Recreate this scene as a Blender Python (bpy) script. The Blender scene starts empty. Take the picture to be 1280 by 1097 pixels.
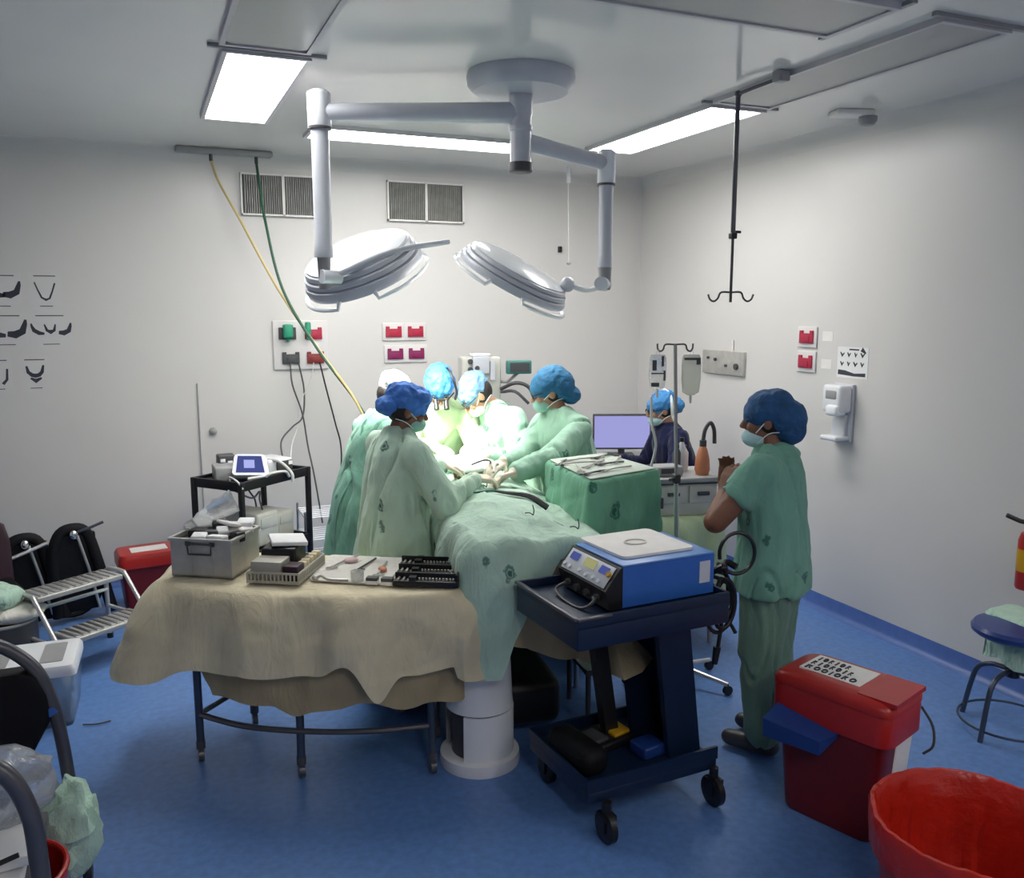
import bpy, bmesh, math, random
from mathutils import Vector, Matrix, Quaternion, noise
R = math.radians
PI = math.pi
random.seed(7)
SC = bpy.context.scene
COL = SC.collection
V = Vector

# ------------------------------------------------------------------ camera, world, exposure
cam_data = bpy.data.cameras.new('camera')
cam = bpy.data.objects.new('camera', cam_data)
COL.objects.link(cam)
YAW, PITCH = R(23.1), R(8.6)
cam.location = (0, 0, 1.95)
cam.rotation_euler = (PI / 2 - PITCH, 0, -YAW)
cam_data.sensor_fit = 'HORIZONTAL'
cam_data.sensor_width = 36.0
cam_data.lens = 36.0 * 1080 / 1280
cam_data.clip_start = 0.05
SC.camera = cam

SC.view_settings.view_transform = 'Standard'
SC.view_settings.look = 'None'
SC.view_settings.gamma = 1.0
SC.view_settings.use_curve_mapping = False
SC.view_settings.exposure = 0.36

world = bpy.data.worlds.new('world')
SC.world = world
world.use_nodes = True
world.node_tree.nodes['Background'].inputs[0].default_value = (0.8, 0.85, 0.9, 1)
world.node_tree.nodes['Background'].inputs[1].default_value = 0.02

PANEL_STRENGTH = 15.5
SURGICAL_WATTS = 150.0

# ------------------------------------------------------------------ materials
def _principled(name):
    m = bpy.data.materials.new(name)
    m.use_nodes = True
    nt = m.node_tree
    return m, nt, nt.nodes['Principled BSDF']

def mat(name, col, rough=0.5, metal=0.0, var=0.06, scale=12.0, bump=0.0, bscale=40.0, spec=0.5, trans=0.0, alpha=1.0,
        stretch=None, coat=0.0, sss=0.0):
    m, nt, b = _principled(name)
    N, L = nt.nodes, nt.links
    b.inputs['Roughness'].default_value = rough
    b.inputs['Metallic'].default_value = metal
    b.inputs['Specular IOR Level'].default_value = spec
    b.inputs['Transmission Weight'].default_value = trans
    b.inputs['Alpha'].default_value = alpha
    b.inputs['Coat Weight'].default_value = coat
    tc = N.new('ShaderNodeTexCoord')
    src = tc.outputs['Object']
    if stretch:
        mp = N.new('ShaderNodeMapping')
        mp.inputs['Scale'].default_value = stretch
        L.new(src, mp.inputs['Vector']); src = mp.outputs['Vector']
    nz = N.new('ShaderNodeTexNoise')
    nz.inputs['Scale'].default_value = scale
    nz.inputs['Detail'].default_value = 4
    L.new(src, nz.inputs['Vector'])
    rp = N.new('ShaderNodeValToRGB')
    lo = [max(0, c * (1 - var)) for c in col]; hi = [min(1, c * (1 + var)) for c in col]
    rp.color_ramp.elements[0].color = (*lo, 1); rp.color_ramp.elements[0].position = 0.3
    rp.color_ramp.elements[1].color = (*hi, 1); rp.color_ramp.elements[1].position = 0.7
    L.new(nz.outputs['Fac'], rp.inputs['Fac'])
    L.new(rp.outputs['Color'], b.inputs['Base Color'])
    if bump:
        n2 = N.new('ShaderNodeTexNoise'); n2.inputs['Scale'].default_value = bscale; n2.inputs['Detail'].default_value = 5
        L.new(src, n2.inputs['Vector'])
        bp = N.new('ShaderNodeBump'); bp.inputs['Strength'].default_value = bump; bp.inputs['Distance'].default_value = 0.02
        L.new(n2.outputs['Fac'], bp.inputs['Height']); L.new(bp.outputs['Normal'], b.inputs['Normal'])
    return m

def emit(name, col, s):
    m = bpy.data.materials.new(name); m.use_nodes = True
    nt = m.node_tree; nt.nodes.clear()
    e = nt.nodes.new('ShaderNodeEmission'); o = nt.nodes.new('ShaderNodeOutputMaterial')
    e.inputs[0].default_value = (*col, 1); e.inputs[1].default_value = s
    nt.links.new(e.outputs[0], o.inputs[0])
    return m

def cloth_mat(name, col, mark=None, msize=0.18, mscale=7.0, bump=0.35, seed=0.0, wr=14.0):
    """woven cloth: wrinkle bump, with the laundry's scattered dark printed emblems when mark is a colour"""
    m, nt, b = _principled(name)
    N, L = nt.nodes, nt.links
    b.inputs['Roughness'].default_value = 0.85
    b.inputs['Specular IOR Level'].default_value = 0.2
    b.inputs['Sheen Weight'].default_value = 0.15
    tc = N.new('ShaderNodeTexCoord')
    nz = N.new('ShaderNodeTexNoise'); nz.inputs['Scale'].default_value = 6; nz.inputs['Detail'].default_value = 5
    L.new(tc.outputs['Object'], nz.inputs['Vector'])
    rp = N.new('ShaderNodeValToRGB')
    rp.color_ramp.elements[0].color = (*[c * 0.88 for c in col], 1); rp.color_ramp.elements[0].position = 0.3
    rp.color_ramp.elements[1].color = (*[min(1, c * 1.08) for c in col], 1); rp.color_ramp.elements[1].position = 0.7
    L.new(nz.outputs['Fac'], rp.inputs['Fac'])
    out = rp.outputs['Color']
    if mark:
        mp = N.new('ShaderNodeMapping')
        mp.inputs['Location'].default_value = (seed, seed * 1.7, seed * 0.6)
        mp.inputs['Scale'].default_value = (1, 1, 0.72)
        L.new(tc.outputs['Object'], mp.inputs['Vector'])
        vo = N.new('ShaderNodeTexVoronoi'); vo.inputs['Scale'].default_value = mscale; vo.inputs['Randomness'].default_value = 0.8
        dn = N.new('ShaderNodeTexNoise'); dn.inputs['Scale'].default_value = 26; dn.inputs['Detail'].default_value = 2
        L.new(tc.outputs['Object'], dn.inputs['Vector'])
        va = N.new('ShaderNodeVectorMath'); va.operation = 'MULTIPLY_ADD'
        va.inputs[1].default_value = (0.045, 0.045, 0.045)
        L.new(dn.outputs['Color'], va.inputs[0]); L.new(mp.outputs['Vector'], va.inputs[2])
        L.new(va.outputs['Vector'], vo.inputs['Vector'])
        r2 = N.new('ShaderNodeValToRGB'); cr = r2.color_ramp; cr.interpolation = 'LINEAR'
        cr.elements[0].position = 0.0; cr.elements[0].color = (1, 1, 1, 1)
        cr.elements[1].position = msize; cr.elements[1].color = (0, 0, 0, 1)
        for p, v in ((msize * 0.42, 0.85), (msize * 0.52, 0.30), (msize * 0.60, 0.35), (msize * 0.70, 0.8), (msize * 0.86, 0.7)):
            e = cr.elements.new(p); e.color = (v, v, v, 1)
        L.new(vo.outputs['Distance'], r2.inputs['Fac'])
        mx = N.new('ShaderNodeMix'); mx.data_type = 'RGBA'
        L.new(r2.outputs['Color'], mx.inputs['Factor']); L.new(out, mx.inputs['A'])
        mx.inputs['B'].default_value = (*mark, 1)
        out = mx.outputs['Result']
    L.new(out, b.inputs['Base Color'])
    mp2 = N.new('ShaderNodeMapping'); mp2.inputs['Scale'].default_value = (1, 1, 0.35)
    L.new(tc.outputs['Object'], mp2.inputs['Vector'])
    n2 = N.new('ShaderNodeTexNoise'); n2.inputs['Scale'].default_value = wr; n2.inputs['Detail'].default_value = 6; n2.inputs['Distortion'].default_value = 0.8
    L.new(mp2.outputs['Vector'], n2.inputs['Vector'])
    bp = N.new('ShaderNodeBump'); bp.inputs['Strength'].default_value = bump; bp.inputs['Distance'].default_value = 0.04
    L.new(n2.outputs['Fac'], bp.inputs['Height']); L.new(bp.outputs['Normal'], b.inputs['Normal'])
    return m

M = {}
M['wall'] = mat('wall_paint', (0.66, 0.64, 0.62), 0.3, var=0.015, scale=2, bump=0.02, bscale=3, spec=0.4)
M['ceil'] = mat('ceiling_paint', (0.80, 0.785, 0.76), 0.14, var=0.02, scale=2, bump=0.012, bscale=2.5, spec=0.5)
M['floor'] = mat('blue_vinyl', (0.115, 0.235, 0.53), 0.36, var=0.12, scale=30, bump=0.02, bscale=6, spec=0.4)
M['base'] = mat('blue_vinyl_skirting', (0.085, 0.16, 0.43), 0.4, var=0.08, scale=20)
M['white'] = mat('white_enamel', (0.78, 0.79, 0.82), 0.25, var=0.02, spec=0.5)
M['lampgrey'] = mat('lamp_grey_enamel', (0.58, 0.60, 0.65), 0.3, var=0.03)
M['lampwhite'] = mat('lamp_white_enamel', (0.85, 0.87, 0.90), 0.18, var=0.02, coat=0.3)
M['grey'] = mat('grey_plastic', (0.32, 0.32, 0.32), 0.45)
M['dkgrey'] = mat('dark_grey_plastic', (0.06, 0.06, 0.065), 0.45)
M['black'] = mat('black_plastic', (0.008, 0.008, 0.010), 0.4)
M['blackvinyl'] = mat('black_vinyl', (0.004, 0.004, 0.006), 0.65, spec=0.25, bump=0.1, bscale=60)
M['blackmetal'] = mat('black_steel', (0.012, 0.012, 0.016), 0.35, metal=0.3)
M['steel'] = mat('brushed_steel', (0.55, 0.55, 0.56), 0.3, metal=1.0, var=0.08, scale=30, stretch=(1, 1, 12))
M['dullsteel'] = mat('dull_steel', (0.50, 0.49, 0.46), 0.42, metal=0.45, var=0.12, scale=18)
M['chrome'] = mat('chrome', (0.75, 0.75, 0.76), 0.12, metal=1.0, var=0.02)
M['alutube'] = mat('pale_metal_tube', (0.62, 0.61, 0.60), 0.3, metal=0.6)
M['bluetube'] = mat('blue_grey_tube', (0.07, 0.09, 0.13), 0.3, metal=0.5)
M['greytube'] = mat('dark_grey_tube', (0.10, 0.10, 0.115), 0.3, metal=0.4)
M['navy'] = mat('navy_steel', (0.005, 0.017, 0.050), 0.4, var=0.1, metal=0.1)
M['esublue'] = mat('generator_blue', (0.03, 0.13, 0.48), 0.35, var=0.05)
M['esulight'] = mat('generator_light_blue', (0.10, 0.26, 0.62), 0.35, var=0.05)
M['red'] = mat('red_plastic', (0.40, 0.014, 0.012), 0.32, var=0.08, scale=5)
M['redbody'] = mat('dark_red_plastic', (0.17, 0.005, 0.006), 0.4, var=0.10, scale=5)
M['redbag'] = mat('red_bag_film', (0.46, 0.016, 0.008), 0.3, var=0.12, scale=9, bump=0.5, bscale=14)
M['redsock'] = mat('red_socket', (0.40, 0.015, 0.05), 0.4)
M['magsock'] = mat('magenta_socket', (0.22, 0.012, 0.09), 0.4)
M['brownsock'] = mat('brown_socket', (0.20, 0.02, 0.02), 0.4)
M['plug'] = mat('green_plug', (0.02, 0.30, 0.17), 0.4)
M['label'] = mat('label_white', (0.82, 0.79, 0.76), 0.6, var=0.05)
M['plate'] = mat('socket_plate', (0.68, 0.655, 0.65), 0.45, var=0.02)
M['paper'] = mat('paper', (0.66, 0.645, 0.635), 0.7, var=0.02)
M['paperwhite'] = mat('white_paper', (0.80, 0.80, 0.80), 0.7, var=0.03)
M['ink'] = mat('dark_ink', (0.03, 0.033, 0.05), 0.6)
M['inkblue'] = mat('blue_black_ink', (0.03, 0.045, 0.12), 0.6)
M['inkfaint'] = mat('faint_grey_ink', (0.45, 0.45, 0.46), 0.6)
M['pinkink'] = mat('faint_pink_ink', (0.60, 0.42, 0.43), 0.6)
M['yellow'] = mat('yellow_plastic', (0.55, 0.30, 0.01), 0.4)
M['yelhose'] = mat('yellow_hose', (0.50, 0.40, 0.17), 0.45)
M['grnhose'] = mat('dark_green_hose', (0.015, 0.075, 0.04), 0.45)
M['cable'] = mat('grey_cable', (0.07, 0.07, 0.075), 0.45)
M['whitecable'] = mat('white_cable', (0.62, 0.62, 0.60), 0.45)
M['skin'] = mat('skin', (0.42, 0.22, 0.14), 0.5, var=0.06, scale=25)
M['skindark'] = mat('brown_skin', (0.22, 0.095, 0.055), 0.5, var=0.08, scale=25)
M['glove'] = mat('latex_glove', (0.66, 0.58, 0.46), 0.5, var=0.06, scale=30, bump=0.15, bscale=90)
M['hair'] = mat('dark_hair', (0.010, 0.007, 0.006), 0.5, bump=0.3, bscale=200)
M['eye'] = mat('dark_eye', (0.012, 0.008, 0.006), 0.2)
M['mask'] = mat('mask_pale_blue', (0.42, 0.62, 0.66), 0.8, var=0.05, bump=0.15, bscale=60, stretch=(1, 1, 5))
M['maskgreen'] = mat('mask_pale_green', (0.30, 0.55, 0.48), 0.8, var=0.05, bump=0.15, bscale=60, stretch=(1, 1, 5))
M['maskwhite'] = mat('mask_white', (0.72, 0.72, 0.66), 0.8, var=0.05, bump=0.15, bscale=60)
def cap_mat(name, col): return mat(name, col, 0.75, var=0.22, scale=16, bump=0.6, bscale=38)
M['capbright'] = cap_mat('cap_bright_blue', (0.05, 0.19, 0.60))
M['capblue'] = cap_mat('cap_blue', (0.05, 0.23, 0.52))
M['capteal'] = cap_mat('cap_teal_blue', (0.016, 0.13, 0.27))
M['capdark'] = cap_mat('cap_deep_blue', (0.012, 0.075, 0.20))
M['cappale'] = cap_mat('cap_pale_blue', (0.17, 0.33, 0.55))
M['capglare'] = cap_mat('cap_glare_white', (0.75, 0.78, 0.78))  # white stands for lamp glare, put into the cap's colour
MARK = (0.02, 0.10, 0.075)
M['gown'] = cloth_mat('gown_green', (0.34, 0.55, 0.425), MARK, seed=0.3)
M['gownpale'] = cloth_mat('gown_pale_green', (0.50, 0.67, 0.54), MARK, seed=1.1)
M['gownlitpale'] = cloth_mat('gown_lit_pale_green', (0.54, 0.66, 0.43), None, seed=0.5)  # gown green with bright lamplight mixed into the colour; also the pale cart sheet
M['gowndeep'] = cloth_mat('gown_deep_green', (0.20, 0.42, 0.325), MARK, seed=2.2)
M['scrub'] = cloth_mat('scrub_green', (0.17, 0.37, 0.285), (0.012, 0.085, 0.07), msize=0.22, seed=0.85, mscale=7.2)
M['scrubleg'] = cloth_mat('scrub_trouser_green', (0.15, 0.26, 0.20), None, bump=0.5)
M['drape'] = cloth_mat('drape_green', (0.48, 0.66, 0.54), MARK, msize=0.165, seed=0.15, bump=0.5, mscale=6.2)
M['trayDrape'] = cloth_mat('tray_drape_green', (0.17, 0.42, 0.28), (0.012, 0.11, 0.075), msize=0.22, seed=0.4, mscale=6.6)
M['traytop'] = cloth_mat('tray_top_pale_green', (0.55, 0.62, 0.54), None, bump=0.4)
M['cream'] = cloth_mat('cream_cloth', (0.72, 0.635, 0.44), None, bump=0.6, wr=7)
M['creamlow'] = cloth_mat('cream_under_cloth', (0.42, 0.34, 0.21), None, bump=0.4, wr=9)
M['creamtop'] = cloth_mat('white_cloth', (0.70, 0.68, 0.62), None, bump=0.4)
M['mint'] = cloth_mat('mint_cloth', (0.48, 0.68, 0.55), None, bump=0.7, wr=22)
M['navycloth'] = cloth_mat('navy_cloth', (0.004, 0.006, 0.040), None, bump=0.4)
M['bluestool'] = mat('blue_vinyl_seat', (0.02, 0.045, 0.20), 0.3)
M['bluebox'] = mat('blue_plastic', (0.012, 0.045, 0.21), 0.35)
M['maroon'] = mat('maroon_vinyl', (0.035, 0.012, 0.022), 0.5)
M['clear'] = mat('clear_plastic', (0.85, 0.9, 0.92), 0.15, trans=0.9, var=0.02, alpha=0.55)
M['film'] = mat('clear_plastic_film', (0.8, 0.82, 0.82), 0.12, trans=0.75, var=0.05, bump=0.6, bscale=18, alpha=0.75)
M['bagfluid'] = mat('bag_fluid', (0.72, 0.74, 0.66), 0.1, trans=0.55, var=0.03, alpha=0.85)
M['orange'] = mat('orange_rubber', (0.55, 0.20, 0.10), 0.45)
M['beigebox'] = mat('beige_metal', (0.46, 0.44, 0.38), 0.4, metal=0.2, var=0.08)
M['machine'] = mat('machine_cream', (0.55, 0.55, 0.50), 0.4)
M['teal'] = mat('teal_screen_bezel', (0.05, 0.20, 0.18), 0.3)
M['lit'] = emit('panel_light', (1.0, 0.985, 0.96), PANEL_STRENGTH)
M['litfill'] = emit('panel_light_fill', (1.0, 0.97, 0.93), PANEL_STRENGTH * 0.95)  # glow of the two added fill panels behind the camera
M['unlit'] = mat('unlit_diffuser', (0.40, 0.40, 0.39), 0.3, var=0.02)
M['frame'] = mat('fixture_frame', (0.55, 0.53, 0.55), 0.4)
M['screen'] = emit('lilac_screen', (0.36, 0.36, 0.72), 0.75)
M['screenblue'] = emit('blue_screen', (0.10, 0.13, 0.42), 0.5)
M['screenpale'] = emit('pale_screen', (0.42, 0.45, 0.85), 0.8)
M['lcd'] = emit('lcd_display', (0.42, 0.42, 0.20), 0.6)
M['lampglass'] = emit('lamp_glass', (1, 0.98, 0.92), 9.0)
M['seam'] = mat('dark_green_seam', (0.03, 0.13, 0.10), 0.8)
M['bandcloth'] = mat('pale_band', (0.75, 0.80, 0.82), 0.7)

# ------------------------------------------------------------------ mesh helpers
def crom(pts, k=6, closed=False):
    P = [V(p) for p in pts]; n = len(P); out = []
    seg = n if closed else n - 1
    for i in range(seg):
        p0 = P[(i - 1) % n] if (closed or i > 0) else P[0] * 2 - P[1]
        p1 = P[i]; p2 = P[(i + 1) % n]
        p3 = P[(i + 2) % n] if (closed or i + 2 < n) else P[-1] * 2 - P[-2]
        for j in range(k):
            t = j / k
            out.append(0.5 * ((2 * p1) + (p2 - p0) * t + (2 * p0 - 5 * p1 + 4 * p2 - p3) * t * t + (3 * p1 - p0 - 3 * p2 + p3) * t ** 3))
    if not closed: out.append(P[-1])
    return out

def frame_of(d):
    d = d.normalized()
    a = V((0, 0, 1)) if abs(d.z) < 0.9 else V((1, 0, 0))
    x = d.cross(a).normalized(); y = d.cross(x).normalized()
    return x, y

class MB:
    def __init__(s): s.bm = bmesh.new()
    def ringlist(s, rings, mi=0, cap=True, closed=False, loop=True):
        vs = [[s.bm.verts.new(p) for p in r] for r in rings]
        n = len(vs[0]); m = len(vs)
        for i in range(m if closed else m - 1):
            a = vs[i]; b = vs[(i + 1) % m]
            for j in range(n if loop else n - 1):
                k = (j + 1) % n
                try:
                    f = s.bm.faces.new((a[j], a[k], b[k], b[j])); f.material_index = mi; f.smooth = True
                except ValueError: pass
        if cap and not closed:
            for r in (list(reversed(vs[0])), vs[-1]):
                try:
                    f = s.bm.faces.new(r); f.material_index = mi
                except ValueError: pass
        return vs
    def box(s, c, d, rz=0.0, mi=0, bev=0.0, Mx=None):
        b2 = bmesh.new()
        bmesh.ops.create_cube(b2, size=1)
        for v in b2.verts: v.co = V((v.co.x * d[0], v.co.y * d[1], v.co.z * d[2]))
        if bev > 0: bmesh.ops.bevel(b2, geom=list(b2.edges), offset=min(bev, 0.45 * min(d)), segments=3, affect='EDGES', profile=0.5)
        X = Matrix.Translation(V(c)) @ (Mx if Mx else Matrix.Rotation(rz, 4, 'Z'))
        s.merge(b2, X, mi); return s
    def merge(s, b2, X, mi=0):
        mp = {}
        for v in b2.verts: mp[v] = s.bm.verts.new(X @ v.co)
        for f in b2.faces:
            try:
                g = s.bm.faces.new([mp[v] for v in f.verts]); g.material_index = mi; g.smooth = True
            except ValueError: pass
        b2.free()
    def cyl(s, p0, p1, r0, r1=None, n=20, mi=0):
        p0 = V(p0); p1 = V(p1); r1 = r0 if r1 is None else r1
        x, y = frame_of(p1 - p0)
        s.ringlist([[p + x * (r * math.cos(2 * PI * i / n)) + y * (r * math.sin(2 * PI * i / n)) for i in range(n)] for p, r in ((p0, r0), (p1, r1))], mi)
        return s
    def tube(s, pts, r, n=8, mi=0, closed=False, smooth=0):
        P = crom(pts, smooth, closed) if smooth else [V(p) for p in pts]
        m = len(P); rings = []; x = None
        for i, p in enumerate(P):
            if closed: t = P[(i + 1) % m] - P[(i - 1) % m]
            else: t = P[min(i + 1, m - 1)] - P[max(i - 1, 0)]
            if t.length < 1e-9: t = V((0, 0, 1))
            t.normalize()
            if x is None: x, _ = frame_of(t)
            else:
                x = x - t * x.dot(t)
                if x.length < 1e-6: x, _ = frame_of(t)
                x.normalize()
            y = t.cross(x)
            rr = r(i / max(1, m - 1)) if callable(r) else r
            rings.append([p + x * (rr * math.cos(2 * PI * k / n)) + y * (rr * math.sin(2 * PI * k / n)) for k in range(n)])
        s.ringlist(rings, mi, closed=closed)
        return s
    def ell(s, c, rad, Rm=None, seg=20, rings=14, mi=0):
        c = V(c); rs = []
        if not hasattr(rad, '__len__'): rad = (rad, rad, rad)
        for i in range(rings + 1):
            ph = -PI / 2 + PI * i / rings
            ph = max(-PI / 2 + 0.02, min(PI / 2 - 0.02, ph))
            ring = []
            for j in range(seg):
                th = 2 * PI * j / seg
                p = V((rad[0] * math.cos(ph) * math.cos(th), rad[1] * math.cos(ph) * math.sin(th), rad[2] * math.sin(ph)))
                if Rm is not None: p = Rm @ p
                ring.append(c + p)
            rs.append(ring)
        s.ringlist(rs, mi); return s
    def cap(s, p0, p1, r0, r1, n=14, mi=0, k=4):
        """tapered capsule"""
        p0 = V(p0); p1 = V(p1); d = p1 - p0
        if d.length < 1e-6: d = V((0, 0, 1e-4))
        u = d.normalized(); x, y = frame_of(d); rs = []
        for i in range(k + 1):
            a = -PI / 2 + PI / 2 * i / k; a = max(a, -PI / 2 + 0.05)
            rs.append((p0 + u * (r0 * math.sin(a)), r0 * math.cos(a)))
        for i in range(k + 1):
            a = PI / 2 * i / k; a = min(a, PI / 2 - 0.05)
            rs.append((p1 + u * (r1 * math.sin(a)), r1 * math.cos(a)))
        s.ringlist([[c + x * (r * math.cos(2 * PI * j / n)) + y * (r * math.sin(2 * PI * j / n)) for j in range(n)] for c, r in rs], mi)
        return s
    def lathe(s, prof, Mx=None, n=40, mi=0, cap=True, a0=0.0, a1=2 * PI):
        rs = []
        full = abs(a1 - a0 - 2 * PI) < 1e-6
        for r, z in prof:
            cnt = n if full else n + 1
            ring = [V((r * math.cos(a0 + (a1 - a0) * i / n), r * math.sin(a0 + (a1 - a0) * i / n), z)) for i in range(cnt)]
            rs.append([Mx @ p for p in ring] if Mx else ring)
        s.ringlist(rs, mi, cap=cap and full, loop=full); return s
    def prism(s, pts, z0, z1, Mx=None, mi=0):
        Mx = Mx or Matrix.Identity(4)
        a = [s.bm.verts.new(Mx @ V((x, y, z0))) for x, y in pts]; b = [s.bm.verts.new(Mx @ V((x, y, z1))) for x, y in pts]
        n = len(pts)
        for i in range(n):
            f = s.bm.faces.new((a[i], a[(i + 1) % n], b[(i + 1) % n], b[i])); f.material_index = mi
        f = s.bm.faces.new(list(reversed(a))); f.material_index = mi
        f = s.bm.faces.new(b); f.material_index = mi
        return s
    def xform(s, X):
        for v in s.bm.verts: v.co = X @ v.co
        return s
    def done(s, name):
        bmesh.ops.recalc_face_normals(s.bm, faces=list(s.bm.faces))
        me = bpy.data.meshes.new(name); s.bm.to_mesh(me); s.bm.free(); return me

def link(name, me, mats, parent=None, loc=None, sharp=40):
    if not isinstance(mats, (list, tuple)): mats = [mats]
    me.materials.clear()
    for m in mats: me.materials.append(M[m] if isinstance(m, str) else m)
    me.polygons.foreach_set('use_smooth', [True] * len(me.polygons))
    try: me.set_sharp_from_angle(angle=R(sharp))
    except Exception: pass
    o = bpy.data.objects.new(name, me); COL.objects.link(o)
    if parent is not None: o.parent = parent
    if loc is not None: o.location = loc
    me.name = name
    return o

def obj(name, mb, mats, parent=None, sharp=40): return link(name, mb.done(name), mats, parent, sharp=sharp)
def tag(o, label, cat, group=None):
    o['label'] = label; o['category'] = cat
    if group: o['group'] = group
    return o
def thing(name, label, cat, loc=(0, 0, 0), rz=0.0, group=None):
    o = bpy.data.objects.new(name, None); COL.objects.link(o)
    o.empty_display_size = 0.1
    o.location = loc; o.rotation_euler = (0, 0, rz)
    return tag(o, label, cat, group)
def solo(name, label, cat, mb, mats, loc=(0, 0, 0), group=None, local=False, rz=0.0, sharp=40):
    """a thing that is one mesh; mb in world coordinates unless local"""
    if not local: mb.xform(Matrix.Translation(-V(loc)))
    o = obj(name, mb, mats, sharp=sharp); o.location = loc
    if local: o.rotation_euler = (0, 0, rz)
    return tag(o, label, cat, group)
def struct(name, mb, mats):
    o = obj(name, mb, mats); o['kind'] = 'structure'; return o
def dup(root, loc, rz=None, label=None):
    r = root.copy(); COL.objects.link(r); r.location = loc
    if rz is not None: r.rotation_euler = (0, 0, rz)
    if label: r['label'] = label
    for ch in list(root.children):
        c = ch.copy(); COL.objects.link(c); c.parent = r
        for g in list(ch.children):
            d = g.copy(); COL.objects.link(d); d.parent = c
    return r

def remesh(mb, voxel, smooth_it=4, fac=0.5):
    me = mb.done('tmp')
    o = bpy.data.objects.new('tmp', me); COL.objects.link(o)
    md = o.modifiers.new('r', 'REMESH'); md.mode = 'VOXEL'; md.voxel_size = voxel; md.adaptivity = 0
    if smooth_it:
        sm = o.modifiers.new('s', 'SMOOTH'); sm.iterations = smooth_it; sm.factor = fac
    dg = bpy.context.evaluated_depsgraph_get()
    new = bpy.data.meshes.new_from_object(o.evaluated_get(dg))
    bpy.data.objects.remove(o); bpy.data.meshes.remove(me)
    return new

def displace(me, fn):
    """move every vertex along its normal by fn(co)"""
    ns = [v.normal.copy() for v in me.vertices]
    for v, n in zip(me.vertices, ns): v.co += n * fn(v.co, n)
    me.update()

def nz(x, y, z): return noise.noise(V((x, y, z)))
def ridge(x, y, z): return 1 - 2 * abs(noise.noise(V((x, y, z))))

def round_poly(pts, r, k=5):
    out = []; n = len(pts)
    for i in range(n):
        p = V(pts[i]).to_2d(); a = V(pts[i - 1]).to_2d(); b = V(pts[(i + 1) % n]).to_2d()
        da = (a - p).normalized(); db = (b - p).normalized()
        rr = min(r, 0.45 * (a - p).length, 0.45 * (b - p).length)
        p0 = p + da * rr; p1 = p + db * rr
        for j in range(k + 1):
            t = j / k
            q = p0 * (1 - t) ** 2 + p * 2 * t * (1 - t) + p1 * t * t
            out.append((q.x, q.y))
    return out

def resample(pts, n):
    P = [V((x, y)) for x, y in pts]; L = [0]
    for i in range(len(P)): L.append(L[-1] + (P[(i + 1) % len(P)] - P[i]).length)
    out = []; j = 0
    for i in range(n):
        s = L[-1] * i / n
        while L[j + 1] < s: j += 1
        t = (s - L[j]) / max(1e-9, L[j + 1] - L[j])
        q = P[j].lerp(P[(j + 1) % len(P)], t); out.append((q.x, q.y))
    return out

def cloth(outline, zf, drop, flare=0.12, fold=0.03, nf=9, n=160, m=16, h=22, rr=0.02, seed=0.0, thick=0.004, inner=10, flarefn=None):
    """a sheet lying on a top of the given outline (counter-clockwise) and hanging down by drop(x, y, s) around it"""
    P = resample(outline, n)
    cx = sum(p[0] for p in P) / n; cy = sum(p[1] for p in P) / n
    nor = []
    for i in range(n):
        a = V(P[i - 1]); b = V(P[(i + 1) % n]); t = (b - a); nor.append(V((t.y, -t.x)).normalized())
    nor = [(nor[i - 2] + nor[i - 1] + nor[i] + nor[(i + 1) % n] + nor[(i + 2) % n]).normalized() for i in range(n)]
    rings = []
    for k in range(inner + 1):
        f = 0.02 + 0.98 * k / inner
        rings.append([V((cx + (x - cx) * f, cy + (y - cy) * f, zf(cx + (x - cx) * f, cy + (y - cy) * f))) for x, y in P])
    for k in range(1, h + 1):
        t = k / h; ring = []
        for i, (x, y) in enumerate(P):
            s = i / n; D = drop(x, y, s); d = D * t
            round_in = rr * (1 - math.exp(-d / rr))
            fl = flarefn(x, y, s) if flarefn else flare
            ph = 2 * PI * nf * s + 2.2 * nz(s * 7, seed, 0.3)
            amp = fold * min(1.0, (d / 0.18)) * (0.55 + 0.9 * abs(nz(s * 9, seed + 4.1, 1.7)))
            w = amp * math.sin(ph) + 0.35 * amp * math.sin(2.3 * ph + 1 + 3 * t)
            w += (0.012 * ridge(x * 6 + seed, y * 6, d * 5) - 0.006 * math.exp(-(nz(x * 4 + d * 4 + seed, y * 4 - d * 3, d * 3) / 0.10) ** 2)) * min(1, d / .1)
            o = nor[i] * (round_in + fl * d + w + 0.3 * amp)
            ring.append(V((x + o.x, y + o.y, zf(x, y) - max(0, d - 0.3 * round_in))))
        rings.append(ring)
    mb = MB(); mb.ringlist(rings, 0, cap=False)
    mb.bm.faces.new(list(reversed([v for v in mb.bm.verts][:n])))
    me = mb.done('cloth')
    o = bpy.data.objects.new('tmp', me); COL.objects.link(o)
    sd = o.modifiers.new('s', 'SOLIDIFY'); sd.thickness = thick; sd.offset = -1
    dg = bpy.context.evaluated_depsgraph_get()
    new = bpy.data.meshes.new_from_object(o.evaluated_get(dg)); bpy.data.objects.remove(o); bpy.data.meshes.remove(me)
    return new

def solo_me(name, label, cat, me, mats, loc, group=None, sharp=60):
    me.transform(Matrix.Translation(-V(loc)))
    o = link(name, me, mats, None, loc, sharp); return tag(o, label, cat, group)

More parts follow.
